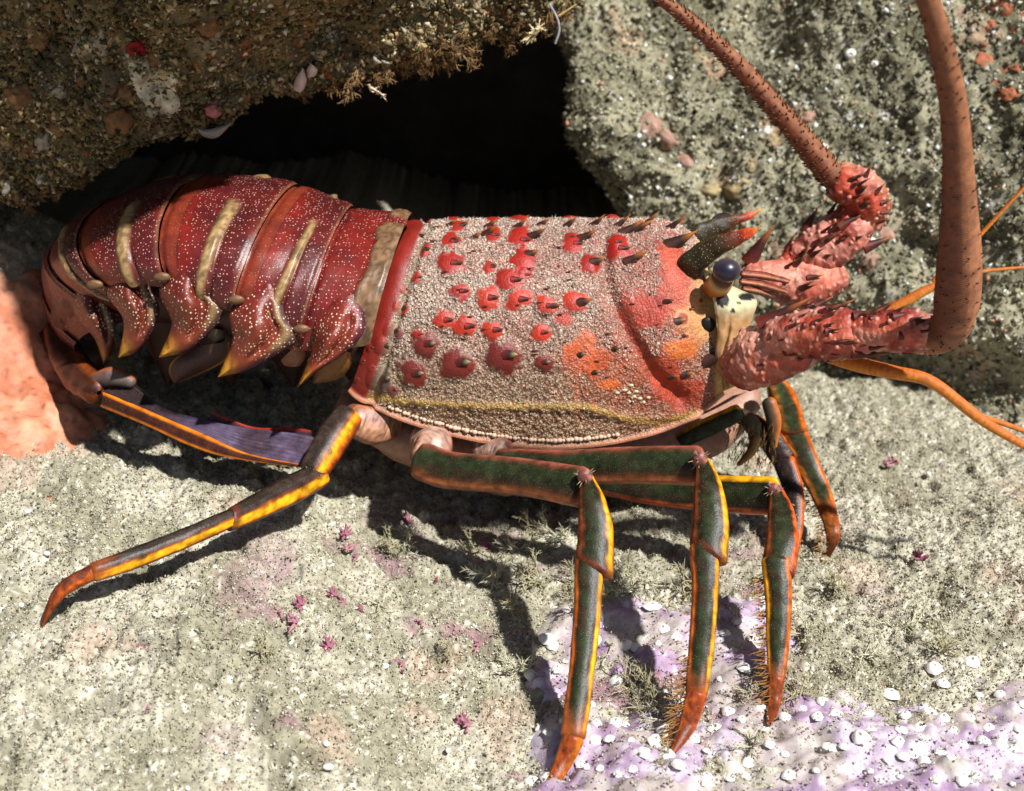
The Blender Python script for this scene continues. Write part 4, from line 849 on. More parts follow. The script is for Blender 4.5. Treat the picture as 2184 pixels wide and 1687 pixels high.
# ---------------------------------------------------------------- mouthparts
mb = MB()
for pts, wd, stp in [([(1560, 880, -.07), (1600, 900, -.1), (1612, 940, -.13)], [16, 18, 12], [(-1, C(60, 40, 28)), (0, C(96, 80, 50)), (1, C(40, 34, 26))]), ([(1612, 935, -.13), (1600, 965, -.14), (1575, 990, -.14)], [12, 10, 5], [(-1, C(196, 150, 60)), (0, C(130, 90, 40)), (1, C(70, 46, 26))]), ([(1640, 860, -.06), (1650, 900, -.08), (1648, 950, -.1)], [16, 16, 9], [(-1, C(206, 110, 40)), (0, C(60, 56, 40)), (1, C(44, 36, 28))])]:
    pp = [P(a, b, y=y) for a, b, y in pts]; sweep(mb, pp, [w_ * px(pp[0]) for w_ in wd], .8, (lambda stp: lambda c, s, t: prof(stp)(c))(stp), 16, 14)
for _ in range(150):
    a = random.uniform(1545, 1655); b = random.uniform(900, 985); q = P(a, b, y=-.12 + random.uniform(-.03, .03))
    spike(mb, q, (random.uniform(-.6, .4), -.3, -1), random.uniform(12, 26) * px(q), 1.5 * px(q), C(96, 64, 30), C(190, 150, 80), n=3, k=3)
mb.obj('mouthpart', M_peach, lob)
mb = MB()
for k in range(26):
    u = k / 25; a = 1420 + 140 * u; b = 912 - 66 * u ** 1.3; q = P(a, b, y=-.17 + .06 * u); spike(mb, q, (.75, -.1, .42 - .1 * u), 34 * px(q), 1.6 * px(q), C(220, 190, 180), C(150, 110, 90), n=3, k=4)
mb.obj('gill_fringe', M_flag, lob)

# ---------------------------------------------------------------- antennae
PNK, RD, CRM = C(196, 112, 96), C(176, 52, 40), C(226, 190, 160)
def aspines(parent, lst, ptsurf=None):
    k = 0; Vs = []; Fs = []
    for V, F in PEDS: Vs.append(V); Fs.append(F + k); k += len(V)
    bvp = BVHTree.FromPolygons([tuple(v) for v in np.concatenate(Vs)], np.concatenate(Fs).tolist())
    for x, y, yy_, L, r_, d in lst:
        X_, Y_ = c2v(x, y); q = None
        for ox_, oy_ in ((0, 0), (-6, 5), (-12, 10), (0, 14), (-20, 14), (10, 12)):
            q = bvp.ray_cast(CAM, ray(X_ + ox_, Y_ + oy_).normalized())[0]
            if q is not None: break
        if q is None: continue
        mb = MB(); s_ = px(q); q = q + (q - CAM).normalized() * r_ * s_ * .5
        spike(mb, q, d, L * s_ * 1.45, r_ * s_ * 1.05, C(110, 40, 30), C(48, 24, 20), bend=(.1, 0, .1), c2=C(190, 110, 60), n=8, k=8); mb.obj('spine', M_spine, parent)
def ped(pts, wd, stops, wob=.006, thk=.9, nm='antenna_base_segment', parent=None, end=(.6, .6)):
    pp = [P(a, b, y=y) for a, b, y in pts]; s_ = px(pp[0]); mb = MB(); f_ = prof(stops)
    out = sweep(mb, pp, [w_ * s_ for w_ in wd], thk, lambda c, s, t: f_(c), 110, 84, .95, end, 0, wob, 31)
    V = mb.V[0]; q = sst(.0, .3, fbm(V, 16, 3, 701))[:, None] * .55; mb.C[0] = mb.C[0] * (1 - q) + C(222, 160, 140) * q
    q = sst(.12, .32, fbm(V, 18, 4, 702))[:, None] * .5; mb.C[0] = mb.C[0] * (1 - q) + C(132, 40, 32) * q
    gv = worley(V, 52, 703); Vg = V.reshape(-1, 84, 3); nn = gridN(Vg).reshape(-1, 3); sg = np.sign(((V - V.mean(0)) * nn).sum(1).mean()) or 1; V = V + sg * nn * (.0050 * sst(.34, .06, gv) + .0065 * fbm(V, 9, 3, 704))[:, None]; mb.V[0] = V
    q = sst(.34, .16, gv)[:, None] * .6; mb.C[0] = mb.C[0] * (1 - q) + C(234, 186, 156) * q
    o = mb.obj(nm, M_ant, parent); PEDS.append((V, mb.F4[0])); return o
PEDS = []
def antenna(label):
    r_ = bpy.data.objects.new('antenna', None); sc.collection.objects.link(r_); r_.parent = lob; r_['label'] = label; return r_
an = antenna('near antenna bending straight up close to the camera')
redst = [(-1, C(130, 46, 44)), (-.5, C(184, 76, 56)), (.1, C(204, 102, 76)), (.7, C(176, 70, 52)), (1, C(120, 44, 40))]
pinkst = [(-1, C(214, 160, 136)), (-.5, C(204, 124, 98)), (.1, C(200, 100, 76)), (.7, C(186, 88, 68)), (1, C(130, 54, 46))]
ped([(1578, 772, -.16), (1620, 760, -.20), (1680, 745, -.24), (1720, 742, -.27)], [60, 70, 64, 56, 66, 46], pinkst, .009, .85, parent=an)
ped([(1655, 726, -.24), (1720, 712, -.28), (1790, 712, -.32), (1852, 716, -.35)], [42, 54, 50, 52, 58, 40], redst, .008, .9, parent=an)
ped([(1836, 712, -.35), (1890, 706, -.38), (1940, 708, -.41), (1990, 716, -.44)], [42, 46, 42, 44, 50, 36], redst, .008, .9, parent=an)
def whip(pts, wd, nm, parent, c0, c1, spin=0):
    pp = [P(a, b, y=y) for a, b, y in pts]; mb = MB()
    ws = [w_ * px(q) for w_, q in zip(wd, pp)]; NR_ = 200
    tq = np.linspace(0, 1, len(ws)); tw = np.linspace(0, 1, 1401)
    wsr = np.interp(tw, tq, ws) * (1 + .018 * np.sin(tw * 2 * math.pi * NR_))
    def cf(c, s, t):
        st = .5 + .5 * np.sin(t * 2 * math.pi * NR_); b_ = sst(-.2, .4, c)[..., None]; mo = fbm(np.stack([t * 60, c * 2, s * 2], -1), 1.0, 3, 61)  # c0 dark, c1 light: shaded and lit sides painted into the whip's colour
        return (c0 * (1 - b_) + c1 * b_) * (.78 + .30 * st + .36 * mo)[..., None]
    pr = crv([tuple(p) for p in pp], 1401); c3, T, E, N, ww = sweep(mb, pr, wsr, 1.0, cf, 1401, 18, 1.0, (.4, .3))
    if spin:
        for k in range(spin):
            i = int(random.uniform(0, .9) * 1400); th = random.uniform(-.6, 3.9); o_ = E[i] * math.cos(th) + N[i] * math.sin(th)
            spike(mb, c3[i] + o_ * ww[i] * .95, o_ + T[i] * .9, .012, .0029, C(120, 60, 30), C(40, 22, 16), n=3, k=4)
    mb.obj(nm, M_flag, parent)
whip([(1915, 712, -.39), (1968, 722, -.42), (2012, 712, -.46), (2036, 668, -.51), (2045, 560, -.58), (2044, 400, -.66), (2034, 240, -.73), (2012, 120, -.78), (1978, 0, -.82), (1930, -130, -.86)], [30, 38, 46, 44, 36, 31, 29, 27, 24, 21], 'antenna_whip', an, C(120, 64, 40), C(160, 102, 68), 150)
aspines(an, [(960, 1010, -.25, 76, 20, (.75, -.1, .5)), (1370, 960, -.36, 38, 12, (.8, -.1, .4)), (1530, 1000, -.40, 56, 14, (1, -.1, .25)), (1360, 1085, -.39, 26, 12, (1, -.3, .1)), (1230, 1050, -.35, 16, 10, (1, -.2, .2)), (1300, 930, -.34, 24, 10, (.8, 0, .5)), (1520, 1210, -.41, 48, 14, (1, -.2, -.05)), (1770, 1000, -.45, 26, 12, (.9, -.1, .3)), (1800, 1105, -.47, 22, 12, (.9, -.3, 0)), (1720, 930, -.42, 24, 9, (.7, 0, .6)), (1630, 1010, -.42, 16, 8, (1, 0, .3)), (1100, 1200, -.34, 14, 7, (1, -.3, 0)), (1260, 1230, -.35, 16, 7, (1, -.3, -.1)), (850, 1180, -.28, 12, 7, (1, -.3, .2)), (1900, 1030, -.47, 20, 11, (.9, -.2, .2))])
mb = MB()
for _ in range(170):
    X_, Y_ = c2v(random.uniform(820, 1220), random.uniform(1130, 1340)); q, n = P(X_, Y_, y=-.27), None
    ball(mb, q + Vector((0, random.uniform(-.05, .03), 0)), (.005, .005, .005), C(226, 176, 150), 5, 6)
mb = MB()
af = antenna('far antenna slanting up to the left across the boulder')
ped([(1600, 590, .14), (1655, 598, .15), (1720, 606, .16), (1790, 590, .17)], [28, 42, 52, 32], [(-1, C(206, 120, 100)), (-.3, C(214, 128, 100)), (.3, C(190, 92, 74)), (1, C(110, 46, 40))], .007, .9, parent=af)
ped([(1676, 566, .2), (1740, 536, .2), (1790, 506, .2), (1828, 470, .2)], [26, 46, 54, 52, 60, 44], [(-1, C(150, 56, 48)), (-.4, C(190, 70, 52)), (.3, C(206, 110, 92)), (1, C(170, 90, 76))], .008, .9, parent=af)
ped([(1846, 476, .2), (1850, 440, .2), (1830, 405, .2), (1790, 388, .2)], [30, 44, 46, 38], [(-1, C(150, 56, 44)), (-.2, C(196, 70, 46)), (.4, C(206, 84, 56)), (1, C(190, 120, 90))], .01, .9, parent=af)
whip([(1800, 400, .2), (1765, 365, .2), (1700, 284, .2), (1630, 204, .2), (1560, 126, .2), (1480, 54, .2), (1392, -14, .2), (1300, -80, .2)], [28, 27, 23, 20, 18, 15, 12, 10], 'antenna_whip', af, C(128, 66, 38), C(150, 92, 56), 520)
aspines(af, [(930, 640, .13, 60, 18, (.5, 0, 1)), (1440, 455, .12, 40, 13, (.8, 0, .5)), (1340, 540, .12, 28, 11, (.7, -.2, .5)), (1590, 580, .13, 40, 14, (1, 0, .4)), (1590, 660, .13, 22, 9, (1, 0, .3)), (1560, 230, .13, 18, 10, (.3, -.6, .4)), (1580, 320, .13, 18, 10, (.3, -.6, .4)), (1385, 190, .13, 26, 11, (.1, -.1, 1)), (1210, 430, .16, 34, 10, (.4, 0, 1)), (1310, 300, .16, 26, 9, (-.8, 0, .2)), (1340, 270, .16, 26, 9, (-.8, 0, .5)), (1660, 250, .16, 18, 6, (.6, 0, .8)), (1690, 310, .16, 18, 6, (.9, 0, .3)), (1690, 370, .16, 16, 6, (1, 0, .0)), (1250, 760, .1, 22, 8, (.8, -.2, .2)), (1600, 150, .16, 18, 6, (.3, 0, 1))])
def rand_spines(parent, box, n_, dirs, L0, L1):
    k = 0; Vs = []; Fs = []
    for V, F in PEDS: Vs.append(V); Fs.append(F + k); k += len(V)
    bvp = BVHTree.FromPolygons([tuple(v) for v in np.concatenate(Vs)], np.concatenate(Fs).tolist()); got = 0
    for _ in range(n_ * 6):
        if got >= n_: break
        q, n, _i, _d = bvp.ray_cast(CAM, ray(random.uniform(box[0], box[1]), random.uniform(box[2], box[3])).normalized())
        if q is None: continue
        got += 1
        if n.dot(CAM - q) < 0: n = -n
        mb = MB(); s_ = px(q); d = Vector(dirs) + n * .5; r_ = random.uniform(4, 7.5); L = random.uniform(L0, L1) * 1.25
        spike(mb, q - n * r_ * s_ * .4, d, L * s_, r_ * s_, C(110, 40, 34), C(48, 26, 24), bend=(.1, 0, .1), c2=C(190, 120, 70), n=7, k=7); mb.obj('spine', M_spine, parent)
rand_spines(an, (1600, 1990, 650, 790), 34, (1, -.1, .25), 14, 36)
rand_spines(af, (1640, 1880, 380, 650), 30, (.7, -.1, .5), 14, 34)
# thin antennules
def thin_whip(pts, wd, nm='antennule', c0=C(214, 110, 30), c1=C(226, 140, 44)):
    pp = [P(a, b, y=y) for a, b, y in pts]; mb = MB()
    sweep(mb, pp, [w_ * px(q) for w_, q in zip(wd, pp)], 1, lambda c, s, t: (c0 * (1 - sst(-.3, .5, c)[..., None]) + c1 * sst(-.3, .5, c)[..., None]) * (.9 + .12 * np.sin(t * 260))[..., None], 90, 12, 1, (.5, .5)); mb.obj(nm, M_flag, lob)
thin_whip([(1745, 748, -.22), (1830, 777, -.29), (1905, 794, -.34), (1985, 814, -.38), (2080, 886, -.42), (2140, 925, -.44), (2230, 975, -.47)], [19, 17, 15, 13, 12, 10, 8])
thin_whip([(2085, 890, -.42), (2130, 900, -.41), (2240, 940, -.40)], [6, 6, 5])
thin_whip([(1880, 672, .05), (1940, 638, .05), (1990, 612, .05), (2090, 580, .05), (2240, 566, .05)], [11, 11, 9, 4, 3])
thin_whip([(1990, 600, .12), (2075, 516, .12), (2150, 436, .12), (2240, 340, .12)], [6, 5, 4, 3])
# a pale thread stuck to the tail
mb = MB(); pp = [P(*z1(a, b), y=y) for a, b, y in [(895, 578, -.035), (950, 580, -.06), (1000, 565, -.085), (1020, 552, -.095)]]; sweep(mb, pp, [.004, .0055, .005, .003], 1, C(240, 220, 180), 20, 8, 1)
tag(mb.obj('worm', M_white), 'tiny pale curved worm lying on the red tail', 'worm')

YO = 0.0
# ================================================================== GROWTH ON ROCKS AND SEABED
def clone(src, loc, rot, scl, label=None):
    c = src.copy(); sc.collection.objects.link(c); c.location = loc; c.rotation_mode = 'QUATERNION'; c.rotation_quaternion = rot; c.scale = scl
    if label: c['label'] = label
    return c
# barnacles
mb = MB(); prf = [(1.08, -.1), (.98, .08), (.84, .26), (.66, .42), (.44, .54), (.25, .58), (.17, .52), (.1, .44), (.02, .42)]; th = np.linspace(0, 2 * math.pi, 16, endpoint=False)
Vb = np.array([[(r_ * math.cos(a) * (1 + .07 * math.cos(6 * a) + .10 * math.sin(2 * a + 1)), r_ * math.sin(a) * (1 + .07 * math.cos(6 * a) + .08 * math.cos(3 * a)), z_ * (1 + .2 * math.cos(a))) for a in th] for r_, z_ in prf])
cb = np.array([C(238, 234, 226, .95)] * 6 + [C(170, 160, 152)] * 3); mb.add(Vb, gridF(len(prf), 16, True), np.repeat(cb[:, None], 16, 1))
barn = mb.obj('barnacle', M_white)
tag(barn, 'small white barnacle on the lilac crust in front of the legs', 'barnacle', 'white barnacles on the lilac crust')
first = True; used = []
fixed = [(1390, 1300), (1330, 1385), (1355, 1385), (1165, 1362), (1180, 1372), (1315, 1460), (1360, 1480), (1370, 1495), (1480, 1590), (1310, 1570), (1900, 1470), (2010, 1460), (2070, 1420), (1990, 1430), (2050, 1590), (2000, 1620), (1830, 1600), (1740, 1545), (1930, 1520), (1640, 1600), (1680, 1660), (1560, 1660), (1240, 1580), (1270, 1560), (1370, 1640), (2120, 1650), (2160, 1600), (1960, 1560), (1850, 1510)]
def putb(vx, vy, r_, stretch=1):
    global first
    q = G(vx, vy, .004); A, B = np.array([q.x]), np.array([q.y]); p = xyz(A, B)
    z_ = q.z + .026 * float(fbm(p, 7, 3, 21)[0]) + .030 * (abs(float(fbm(p, 13, 3, 131)[0])) - .2) + .001 + .05 * min(.8, max(0, float(crust_mask(A, B)[0])))
    loc = Vector((q.x, q.y, z_)); rot = Matrix.Rotation(random.uniform(0, 6.28), 3, 'Z') @ Matrix.Rotation(random.uniform(-.3, .3), 3, 'X')
    s_ = r_ * px(q)
    if first:
        barn.location = loc; barn.scale = (s_ * 1.25, s_, s_ * .8); first = False
    else: clone(barn, loc, rot.to_quaternion(), (s_ * random.uniform(.9, 1.15), s_, s_ * random.uniform(.8, 1.15)))
for vx, vy in fixed: putb(vx, vy, random.uniform(11, 18)); used.append((vx, vy))
tries = 0
while len(used) < 118 and tries < 6000:
    tries += 1; vx = random.uniform(1120, 2180); vy = random.uniform(1340, 1686)
    q = P(vx, vy, z=0)
    if float(crust_mask(np.array([q.x]), np.array([q.y]))[0]) < .0: continue
    if min((vx - a) ** 2 + (vy - b) ** 2 for a, b in used) < 29 ** 2: continue
    used.append((vx, vy)); putb(vx, vy, random.choice([7, 8, 10, 12, 13, 15]))
# barnacles and pale specks on the boulder behind
first_b = None
def onrock(src, bv, vx, vy, r_, lab=None, sink=.0, flat=1):
    q, n = hit(bv, vx, vy)
    if q is None: return None
    s_ = r_ * px(q); rot = n.to_track_quat('Z', 'Y')
    return clone(src, q - n * s_ * sink, rot, (s_, s_, s_ * flat))
for k in range(34):
    vx, vy = random.uniform(1180, 2180), random.uniform(5, 560)
    o = onrock(barn, BV_b, vx, vy, random.choice([4, 5, 6, 8, 11]))
    if o: o['label'] = 'white barnacle on the turf covered boulder'; o['group'] = 'barnacles on the boulder'
# lumpy sponges and anemones
def blobmesh(name, col, seed, squash=.7, lobes=.25):
    mb = MB(); n_, m_ = 18, 24; phh = np.linspace(.02, math.pi - .02, n_); th = np.linspace(0, 2 * math.pi, m_, endpoint=False)
    S_ = np.stack([np.sin(phh)[:, None] * np.cos(th), np.sin(phh)[:, None] * np.sin(th), np.cos(phh)[:, None] * np.ones(m_)], -1)
    S_ = S_ * (1 + lobes * fbm(S_, 2.2, 3, seed))[..., None] * np.array((1, 1, squash))
    t = sst(-.4, .4, fbm(S_, 3, 3, seed + 5))[..., None]; mb.add(S_, gridF(n_, m_, True), np.array(col) * (.75 + .4 * t)); return mb.obj(name, M_soft)
def lumps(src, bv, spots, lab, cat, grp, sink=.45):
    tag(src, lab, cat, grp); done = False
    for vx, vy, r_ in spots:
        q, n = hit(bv, vx, vy)
        if q is None: continue
        s_ = r_ * px(q); loc = q - n * s_ * sink; rot = (n + Vector(rng.normal(0, .2, 3))).to_track_quat('Z', 'Y'); sz = (s_ * random.uniform(.8, 1.25), s_ * random.uniform(.8, 1.2), s_ * random.uniform(.8, 1.2))
        if not done:
            src.location = loc; src.rotation_mode = 'QUATERNION'; src.rotation_quaternion = rot; src.scale = sz; done = True
        else: clone(src, loc, rot, sz)
lumps(blobmesh('sponge', C(186, 146, 126), 11, .6, .45), BV_b, [(1395, 270, 34), (1420, 310, 28), (1375, 250, 22), (1450, 340, 24), (1660, 245, 22), (1720, 250, 26), (1860, 560, 24), (1880, 500, 20)], 'pink lump of sponge on the boulder behind the lobster', 'sponge', 'pink sponges on the boulder')
lumps(blobmesh('sponge', C(180, 160, 116), 12, .7, .4), BV_b, [(1570, 400, 26), (1510, 400, 22), (1490, 120, 18), (1640, 300, 18), (1600, 350, 16)], 'yellowish sponge knob on the boulder above the horns', 'sponge', 'yellow sponges on the boulder')
lumps(blobmesh('anemone', C(184, 108, 72), 13, .5, .5), BV_b, [(2130, 20, 22), (2160, 60, 18), (2100, 130, 20), (2140, 150, 20), (2170, 140, 18), (2120, 175, 20), (2150, 195, 18), (2090, 100, 14), (2175, 90, 14), (2180, 30, 16), (2110, 60, 14)], 'orange cup anemone at the upper right of the boulder', 'anemone', 'orange anemones on the boulder', .35)
lumps(blobmesh('sponge', C(132, 92, 56), 14, .8, .45), BV_o, [(250, 250, 34), (130, 280, 30), (40, 210, 32), (330, 130, 28), (560, 130, 26), (60, 330, 28), (180, 170, 24), (270, 200, 22), (450, 60, 30), (95, 90, 28), (690, 150, 18), (640, 90, 20)], 'amber sponge knob on the dark overhang', 'sponge', 'amber sponges on the overhang')
lumps(blobmesh('tunicate', C(166, 156, 140), 15, .7, .5), BV_o, [(165, 150, 18), (330, 235, 18), (545, 80, 16), (680, 120, 18), (100, 385, 22), (20, 390, 24), (85, 300, 20), (150, 355, 20), (230, 290, 18), (540, 170, 16), (10, 300, 20), (400, 210, 14), (130, 200, 16), (480, 90, 14)], 'pale sea squirt on the dark overhang', 'sea squirt', 'pale sea squirts on the overhang')
# white patch of bryozoan on the overhang
def rockpatch(name, bv, poly_c, rx, ry, ang, col, lab, cat, seed, h=.012):
    n_, m_ = 30, 30; Gp = np.zeros((n_, m_, 3)); okm = np.zeros((n_, m_), bool); ca, sa = math.cos(ang), math.sin(ang)
    for i in range(n_):
        for j in range(m_):
            u, v = (i / (n_ - 1) * 2 - 1), (j / (m_ - 1) * 2 - 1); vx = poly_c[0] + u * rx * ca - v * ry * sa; vy = poly_c[1] + u * rx * sa + v * ry * ca
            q, n = hit(bv, vx, vy)
            if q is None: continue
            rr = math.hypot(u, v); wv = float(vn(np.array([[u * 1.6, v * 1.6, seed]]), seed)[0])
            Gp[i, j] = q + n * (h * (1 - rr ** 2) + .006 * wv - .003); okm[i, j] = rr + .25 * wv < .95
    f = gridF(n_, m_); f = f[okm.ravel()[f].all(1)]
    fc = sst(-.5, .5, fbm(Gp, 40, 3, seed))[..., None]
    return tag(mk(name, Gp, f, M_rock, None, np.array(col) * (.6 + .5 * fc)), lab, cat)
rockpatch('bryozoan_crust', BV_o, (330, 185), 90, 52, .9, C(226, 214, 190), 'whitish crust patch on the face of the overhang', 'bryozoan', 3)
rockpatch('red_crust', BV_o, (292, 105), 30, 24, .4, C(150, 30, 40), 'small crimson crust high on the overhang', 'crust', 4)
# heart-shaped pair of pale leaves and other pale flaps at the rim
def flap(vx, vy, pts, col, lab, cat, name, y, thick=.02):
    mb = MB()
    for A, B in pts: strip(mb, [P(vx + a, vy + b, y=y) for a, b in A], [P(vx + a, vy + b, y=y) for a, b in B], .012, 18, 12, thick, col)
    tag(mb.obj(name, M_soft), lab, cat)
qh = hit(BV_o, 652, 176)[0]; yh = (qh.y - .03) if qh else .42
flap(652, 170, [([(-14, 28), (-26, 20), (-22, -2), (-8, -24)], [(-12, 28), (-4, 20), (2, -2), (-6, -26)]), ([(4, -4), (2, -22), (10, -34), (0, -36)], [(6, -4), (20, -8), (24, -24), (2, -37)])], C(214, 190, 182), 'pale heart shaped sea squirt pair hanging from the overhang', 'sea squirt', 'tunicate', yh)
qh = hit(BV_o, 455, 268)[0]; yh = (qh.y - .03) if qh else .4
flap(462, 276, [([(-44, -2), (-30, 14), (0, 18), (34, -14)], [(-44, -4), (-24, 0), (0, -4), (34, -16)])], C(150, 140, 134), 'greyish shell lip at the lower rim of the overhang', 'shell', 'shell', yh)
qh = hit(BV_o, 456, 236)[0]
if qh: o = blobmesh('tunicate', C(206, 120, 120), 21, .8); o.location = qh; s_ = 18 * px(qh); o.scale = (s_,) * 3; tag(o, 'round pink sea squirt near the rim of the overhang', 'sea squirt')
# hydroid tufts
def twig(mb, p, d, L, r_, dep, col):
    p = np.array(p, float); d = np.array(d, float); d /= np.linalg.norm(d); q = p + d * L
    spike(mb, p, d, L * 1.15, r_, col, col * 1.15, n=3, k=4, bend=rng.normal(0, .15, 3), pw=2.5)
    if dep > 0:
        for _ in range(random.choice([2, 3, 3])):
            f = random.uniform(.3, 1); twig(mb, p + d * L * f, d + rng.normal(0, .55, 3), L * random.uniform(.5, .8), r_ * .7, dep - 1, col)
def tuft(name, col, seed, dep=3, n_=5, L=.35, spread=.5, r_=.035):
    random.seed(seed); mb = MB()
    for k in range(n_): twig(mb, rng.normal(0, .06, 3), np.array([0, 0, 1]) + rng.normal(0, spread, 3), L * random.uniform(.7, 1.2), r_, dep, np.array(col))
    return mb.obj(name, M_turf, None, False)
tufts = [tuft('hydroid_tuft', C(120, 92, 60), 1), tuft('hydroid_tuft', C(140, 112, 78), 2), tuft('hydroid_tuft', C(104, 78, 48), 3)]
for t_ in tufts: tag(t_, 'brown feathery hydroid tuft fringing the overhang', 'hydroid', 'hydroid tufts on the overhang rim')
placed = set(); random.seed(5)
rim_pts = [(700, 186), (740, 184), (770, 178), (800, 168), (830, 160), (850, 152), (880, 138), (900, 134), (930, 124), (950, 114), (980, 102), (1000, 98), (1030, 88), (1060, 80), (1090, 74), (1120, 64), (1150, 52), (1180, 38), (1200, 20), (820, 140), (900, 100), (960, 90), (1050, 50), (1110, 30), (1170, 14), (760, 150), (860, 120), (1000, 60), (120, 410), (180, 372), (60, 436), (90, 430), (260, 312), (640, 196), (870, 130), (940, 100)]
for k, (vx, vy) in enumerate(rim_pts):
    q = None
    for dy in (0, -8, -16, -26, -40):
        q, n = hit(BV_o, vx, vy + dy)
        if q is not None and q.y < 1.2: break
        q = None
    if q is None: continue
    s_ = px(q) * random.uniform(48, 84) * (.7 if vx < 600 else 1); dv = Vector((random.uniform(-.4, .7), -.5, -.8)); rot = dv.to_track_quat('Z', 'Y') @ Matrix.Rotation(random.uniform(0, 6), 3, 'Z').to_quaternion()
    src = tufts[k % 3]
    if k % 3 not in placed: src.location = q; src.rotation_mode = 'QUATERNION'; src.rotation_quaternion = rot; src.scale = (s_,) * 3; placed.add(k % 3)
    else: clone(src, q, rot, (s_,) * 3)
def single(vx, vy, y, size, col, dv, lab, cat, name, seed, dep=2, n_=2, r_=.05, spread=.3):
    o = tuft(name, col, seed, dep, n_, .4, spread, r_); q = P(vx, vy, y=y); o.location = q; o.rotation_mode = 'QUATERNION'; o.rotation_quaternion = Vector(dv).to_track_quat('Z', 'Y'); o.scale = (size * px(q),) * 3
    return tag(o, lab, cat)
single(782, 188, .5, 62, C(226, 206, 176), (.25, -.1, -1), 'white forked hydroid sprig dangling over the dark cave', 'hydroid', 'hydroid_sprig', 11)
single(1150, 62, .68, 50, C(232, 214, 170), (-.5, -.2, -.6), 'cream bushy sprig at the right end of the overhang', 'hydroid', 'hydroid_sprig', 12, 3, 5, .06, .6)
single(950, 122, .6, 60, C(150, 120, 84), (.9, -.1, -.5), 'long brown sprig reaching out from the overhang rim', 'hydroid', 'hydroid_sprig', 13, 2, 2, .04, .2)
mb = MB(); pp = [P(a, b, y=.66) for a, b in [(1172, 10), (1188, 40), (1192, 66), (1184, 92)]]; sweep(mb, pp, [.0035] * 4, 1, C(170, 170, 176), 24, 6, 1); tag(mb.obj('hydroid_stalk', M_flag), 'thin grey curved stalk beside the cream sprig', 'hydroid')
mb = MB(); pp = [P(a, b, y=.66) for a, b in [(1192, 34), (1210, 22), (1228, 10)]]; sweep(mb, pp, [.004, .003, .002], 1, C(196, 168, 110), 14, 6, 1); tag(mb.obj('hydroid_stalk', M_flag), 'short straw coloured stalk crossing the grey one', 'hydroid')
# red and pale weed on the seabed
weed = [tuft('red_weed', C(178, 128, 136), 31, 1, 5, .4, 1.1, .12), tuft('red_weed', C(160, 100, 116), 32, 1, 6, .35, 1.2, .11)]
for o in weed: tag(o, 'small purplish red weed sprig on the pale seabed', 'seaweed', 'red weed sprigs on the seabed')
pale = [tuft('pale_weed', C(206, 200, 172), 41, 3, 9, .35, .8, .022), tuft('pale_weed', C(180, 172, 138), 42, 3, 9, .35, .9, .024)]
for o in pale: tag(o, 'wispy pale weed tuft on the seabed among the legs', 'seaweed', 'pale weed tufts on the seabed')
random.seed(9); seen = set()
def seat(lst, spots, rng_):
    for k, (vx, vy) in enumerate(spots):
        src = lst[k % len(lst)]; q = G(vx, vy, .006); s_ = px(q) * random.uniform(*rng_); rot = (Vector((random.uniform(-.5, .5), random.uniform(-.6, .2), 1))).to_track_quat('Z', 'Y')
        if src.name not in seen: seen.add(src.name); src.location = q; src.rotation_mode = 'QUATERNION'; src.rotation_quaternion = rot; src.scale = (s_,) * 3
        else: clone(src, q, rot, (s_,) * 3)
seat(weed, [(600, 1310), (640, 1290), (630, 1330), (710, 1270), (730, 1290), (770, 1300), (740, 1170), (735, 1140), (760, 1190), (870, 1110), (900, 1330), (985, 1540), (1000, 1550), (300, 1390), (325, 1525), (930, 1240), (1030, 1200), (1040, 1170), (1890, 990), (1905, 985), (1020, 1380), (700, 1380), (860, 1420), (1960, 1190)], (22, 52))
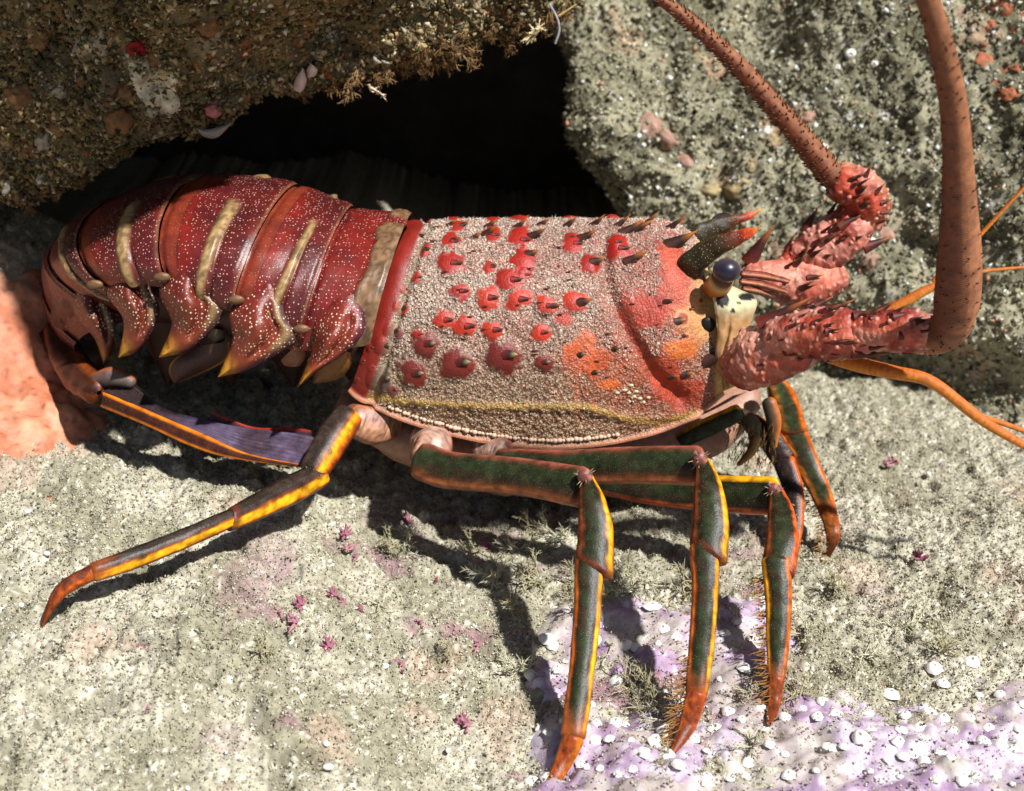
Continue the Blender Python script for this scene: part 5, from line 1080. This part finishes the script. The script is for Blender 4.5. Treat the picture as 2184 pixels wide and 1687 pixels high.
seat(pale, [(1300, 1240), (1330, 1230), (1270, 1260), (1220, 1270), (1350, 1260), (1130, 1240), (1060, 1230), (1380, 1440), (1400, 1480), (1350, 1470), (1420, 1540), (830, 1170), (800, 1290), (1000, 1180), (1100, 1180), (960, 1420), (1300, 1400), (1560, 1340), (1600, 1480), (1480, 1250), (1720, 1350), (1780, 1250), (1850, 1400), (560, 1390), (1950, 1330), (1150, 1130), (1200, 1150), (1290, 1275), (1330, 1265), (1240, 1235), (1370, 1240), (1390, 1510), (1440, 1500), (1090, 1300), (860, 1150), (1230, 1300), (1600, 1590), (1700, 1480), (1900, 1340), (2000, 1390), (1120, 1430), (1420, 1640), (1500, 1650)], (60, 110))
# loose white shell bits
mb = MB(); ball(mb, (0, 0, 0), (1, .7, .45), C(232, 228, 222), 8, 12); bit = mb.obj('shell_fragment', M_white)
tag(bit, 'white shell fragment lying on the pale seabed', 'shell', 'shell fragments on the seabed')
for k, (vx, vy, r_) in enumerate([(700, 1635, 13), (695, 1585, 10), (820, 1420, 10), (2052, 782, 22), (955, 1600, 8), (100, 1180, 9), (45, 1290, 8), (400, 1680, 8), (330, 1310, 7), (1980, 1010, 8), (560, 1490, 7), (60, 1090, 8), (1830, 1050, 7)]):
    q = G(vx, vy, .012); rot = Matrix.Rotation(random.uniform(0, 6), 3, 'Z').to_quaternion() @ Matrix.Rotation(random.uniform(-.6, .6), 3, 'X').to_quaternion(); s_ = r_ * px(q)
    if k == 0: bit.location = q; bit.scale = (s_,) * 3
    else: clone(bit, q, rot, (s_, s_, s_))

ONES = ['', 'first', 'second', 'third', 'fourth', 'fifth', 'sixth', 'seventh', 'eighth', 'ninth', 'tenth', 'eleventh', 'twelfth', 'thirteenth', 'fourteenth', 'fifteenth', 'sixteenth', 'seventeenth', 'eighteenth', 'nineteenth']
TENS = {2: 'twenty', 3: 'thirty', 4: 'forty'}
def nth(k):
    if k < 20: return ONES[k]
    return TENS[k // 10][:-1] + 'ieth' if k % 10 == 0 else TENS[k // 10] + '-' + ONES[k % 10]
bylab = {}
for o in sc.objects:
    if o.parent is None and o.get('group') and o.type == 'MESH': bylab.setdefault(o['label'], []).append(o)
for lab, os_ in bylab.items():
    if len(os_) > 40: continue
    os_.sort(key=lambda o: proj(np.array(o.location))[0])
    for k, o in enumerate(os_): o['label'] = lab + ', ' + nth(k + 1) + ' from the left'
